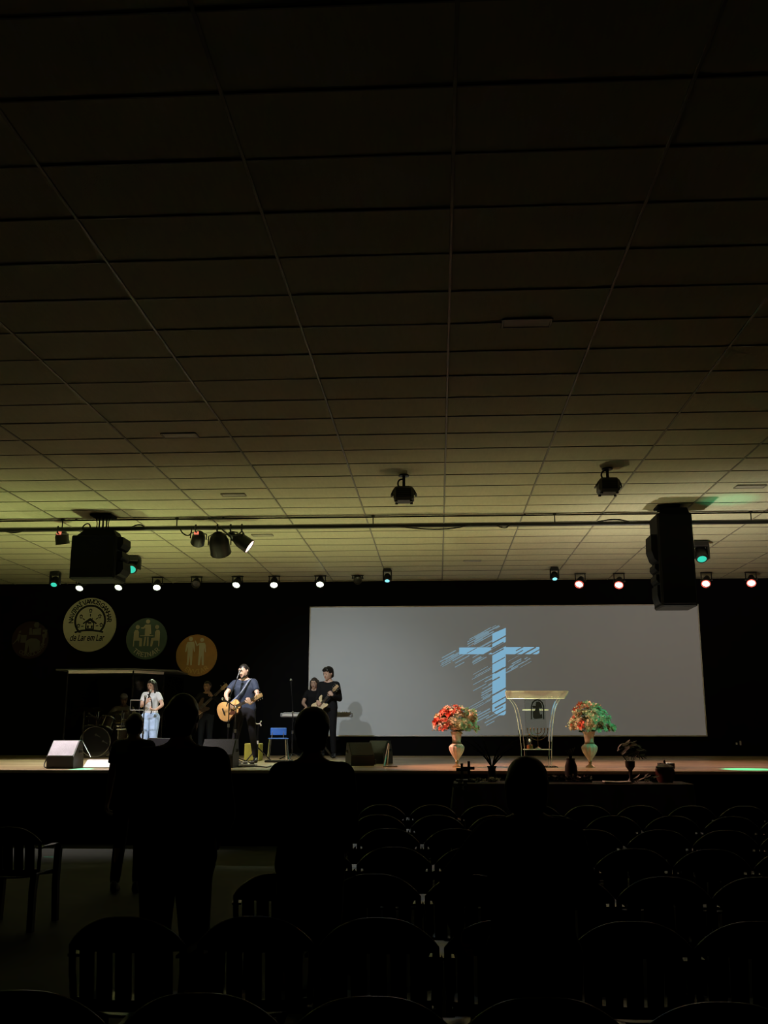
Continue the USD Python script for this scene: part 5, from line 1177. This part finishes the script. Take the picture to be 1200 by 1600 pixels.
o = on_table(964, -.2); t = thing('open_book', 'open book or sheets lying pale on the table, left of the small leafy vase', 'book', o)
for k in (-1,1): part('page_block', mv(cbox((.17,.2,.014), (k*.086,0,.012), .003), rot(-k*3,(0,1,0))), M['white'], t)
part('cover', cbox((.36,.21,.004), (0,0,.0025)), M['wood_dark'], t)
o = on_table(1040, .05); t = thing('lidded_pot', 'round dark red lidded pot at the right end of the table', 'pot', o); M['pot_red'] = mat('pot_red', (.06,.012,.008), .3)
part('pot', lathe([(0,0),(.09,0),(.11,.04),(.125,.12),(.12,.17),(.105,.19),(0,.19)], 28), M['pot_red'], t); part('lid', lathe([(0,.245),(.03,.24),(.09,.215),(.118,.195),(.118,.188),(0,.188)], 28), M['pot_red'], t); part('knob', ball((0,0,.262), (.016,.016,.022), 1), M['black'], t)

# ================================================================ the audience, dark against the stage, seen from behind
def xat(u, Y, z): return XA(u, Y, z)
def back(label, u, Y, H, hairk, bulk, hairm, shirt, **kw):
    o = V3(xat(u, Y, H*.8), Y, 0)
    return human('person', label, o, 180+kw.pop('turn', 0), H, shirt=shirt, pants=M['cloth_black'], skin=M['skin_c'], hair=hairk, hairmat=hairm, shoes=M['shoe_black'], bulk=bulk, **kw)
M['aud'] = mat('audience_black', (.008,.008,.009), .9, bump=.2, spec=.1); M['aud2'] = mat('audience_green', (.03,.045,.035), .85, bump=.2, spec=.15)
back('broad man in black standing on the left, seen from behind, hiding part of the stage', 281, 5.25, 1.775, 'short', 1.12, M['hair'], M['aud'], sleeve='long', loose=1.1, rw=(-.16,-.28,1.02), lw=(.16,-.28,1.0), rhint=(-.5,.5,-1), lhint=(.5,.5,-1))
back('person in black standing left of the middle, dark bushy hair seen from behind', 487, 5.3, 1.685, 'bushy', 1.0, M['hair'], M['aud'], sleeve='long', rw=(-.14,-.28,1.0), lw=(.14,-.28,1.02), rhint=(-.4,.5,-1), lhint=(.4,.5,-1))
back('short woman with wide dark hair in black standing in front of the pulpit', 828, 3.95, 1.49, 'bob', 1.02, M['hair'], M['aud'], sleeve='long', rw=(-.10,-.24,1.22), lw=(.33,-.20,.98), lhint=(1,-.1,-.3), head=(-10,6,0), loose=1.4, turn=0)
back('person in a green-grey top standing further away at the foot of the stage', 208.5, 10.3, 1.76, 'short', .95, M['hair'], M['aud2'], sleeve='short')

# ================================================================ plastic armchairs in rows
def build_chair(label, loc, rotz, group):
    t = thing('plastic_armchair', label, 'chair', loc, rotz, group); mt = M['chair']
    # seat shell
    V_, F_ = [], []; nx_, ny_ = 9, 9
    for side, off in ((0, 0.0), (1, -.012)):
        for j in range(ny_):
            for i in range(nx_):
                x, y = (i/(nx_-1)-.5)*.46, -.22+.44*j/(ny_-1)
                z = .43-.018*math.cos(x/.46*math.pi)-.02*(j/(ny_-1))*0-(.05*max(0, (-.16-y)/.06)**2 if y < -.16 else 0)*.6+off-.012*(1-j/(ny_-1))*0
                V_.append((x, y, z))
    n1 = nx_*ny_
    for j in range(ny_-1):
        for i in range(nx_-1):
            a = j*nx_+i; F_ += [(a, a+1, a+nx_+1), (a, a+nx_+1, a+nx_)]; b = a+n1; F_ += [(b, b+nx_+1, b+1), (b, b+nx_, b+nx_+1)]
    rim = [i for i in range(nx_)]+[j*nx_+nx_-1 for j in range(1, ny_)]+[(ny_-1)*nx_+i for i in range(nx_-2, -1, -1)]+[j*nx_ for j in range(ny_-2, 0, -1)]
    for k in range(len(rim)): a, b = rim[k], rim[(k+1) % len(rim)]; F_ += [(a, a+n1, b+n1), (a, b+n1, b)]
    part('seat', trimesh.Trimesh(np.array(V_), np.array(F_), process=False), mt, t, smooth=50)
    # back: an arched curved frame with upright slats; the back is at +y, leaning back
    def bp(x, z): return V3(x, .205+.16*(z-.43)-.10*(x/.25)**2*.55, z)
    def top(x): return .80-.115*abs(x/.245)**2.6
    xs = np.linspace(-.245, .245, 25)
    band = [];
    part('back_rim', tube([bp(-.235,.45)]+[bp(-.245,.58)]+[bp(x, top(x)) for x in xs]+[bp(.245,.58)]+[bp(.235,.45)], .016, 8), mt, t, smooth=60)
    def strip(x0, x1, z0, z1, n=5, curved_top=False):
        Vv, Ff = [], []
        us = np.linspace(x0, x1, n)
        for x in us:
            zt = min(z1, top(x)-.004) if not curved_top else top(x)
            for z, dy in ((z0,-.006),(z0,.006),(zt,.006),(zt,-.006)): Vv.append(bp(x, z)+V3(0, dy, 0))
        for i in range(n-1):
            for j in range(4): a, b = i*4+j, i*4+(j+1) % 4; Ff += [(a, b, b+4), (a, b+4, a+4)]
        Ff += [(0,2,1),(0,3,2)]; e = (n-1)*4; Ff += [(e,e+1,e+2),(e,e+2,e+3)]
        return trimesh.Trimesh(np.array(Vv), np.array(Ff), process=False)
    part('top_panel', strip(-.235, .235, .665, .8, 21, True), mt, t, smooth=50)
    for x in (-.17,-.085,0,.085,.17): part('back_slat', strip(x-.035, x+.035, .44, .67, 4), mt, t, smooth=50)
    part('lower_rail', strip(-.225, .225, .42, .47, 15), mt, t, smooth=50)
    for k in (-1,1):
        pts = curve([bp(k*.24,.64), (k*.247,.12,.645), (k*.25,-.05,.64), (k*.246,-.2,.625), (k*.24,-.235,.58)], 16)
        Vv, Ff = [], []
        for p in pts: Vv += [p+V3(-.026,0,-.006), p+V3(.026,0,-.006), p+V3(.026,0,.006), p+V3(-.026,0,.006)]
        for i in range(len(pts)-1):
            for j in range(4): a, b = i*4+j, i*4+(j+1) % 4; Ff += [(a, b, b+4), (a, b+4, a+4)]
        Ff += [(0,2,1),(0,3,2)]; e = (len(pts)-1)*4; Ff += [(e,e+1,e+2),(e,e+2,e+3)]
        part('armrest', trimesh.Trimesh(np.array(Vv), np.array(Ff), process=False), mt, t, smooth=50)
        def leg(pts, w0, w1):
            c_ = np.array(pts, float); Vv, Ff = [], []
            ws = np.linspace(w0, w1, len(c_))
            for p, w_ in zip(c_, ws): Vv += [p+V3(-w_*.5,-w_*.6,0), p+V3(w_*.5,-w_*.6,0), p+V3(w_*.5,w_*.6,0), p+V3(-w_*.5,w_*.6,0)]
            for i in range(len(c_)-1):
                for j in range(4): a, b = i*4+j, i*4+(j+1) % 4; Ff += [(a, b, b+4), (a, b+4, a+4)]
            Ff += [(0,2,1),(0,3,2)]; e = (len(c_)-1)*4; Ff += [(e,e+1,e+2),(e,e+2,e+3)]
            m = trimesh.Trimesh(np.array(Vv), np.array(Ff), process=False); trimesh.repair.fix_normals(m); return m
        part('leg', leg([(k*.248,-.245,0), (k*.238,-.23,.3), (k*.243,-.225,.6)], .045, .05), mt, t, smooth=40)
        part('leg', leg([(k*.245,.26,0), (k*.225,.22,.3), (k*.225,.20,.44)], .045, .05), mt, t, smooth=40)
    return t
ORD = ['first','second','third','fourth','fifth','sixth','seventh','eighth','ninth','tenth','eleventh']
first = None
Zt = .80
rows = [(3.2, 30, 275, -1, 6), (4.45, 197, 198, 0, 6), (5.75, 432, 152, 0, 6), (7.05, 490, 125, 0, 7), (8.35, 500, 106, 0, 8), (9.65, 500, 92, 0, 9), (10.95, 515, 81, 0, 9)]
cr_ = random.Random(5)
names = ['nearest row', 'second row from the viewer', 'third row from the viewer', 'fourth row from the viewer', 'fifth row from the viewer', 'sixth row from the viewer', 'row closest to the stage']
spots = []
for ri, (D, u0, du, k0, n) in enumerate(rows):
    us = [u0+du*k for k in range(k0, n)]
    us = [u for u in us if -140 < u < 1290]
    for j, u in enumerate(us):
        spots.append((ri, D, u, f'dark plastic armchair in the {names[ri]}, {ORD[j]} from the left'))
spots.append((7, 8.3, 14, 'dark plastic armchair standing alone at the left edge of the hall'))
for ri, D, u, lb_ in spots:
    loc = (XA(u, D, Zt)+cr_.uniform(-.004,.004), D+.26+cr_.uniform(-.02,.02), 0); rz = 180+cr_.uniform(-1.5,1.5)
    # the chair's back is at local +y; turned round so that it faces the stage
    if first is None: first = build_chair(lb_, loc, rz, 'rows of dark plastic armchairs')
    else: dup(first, loc, rz, lb_)
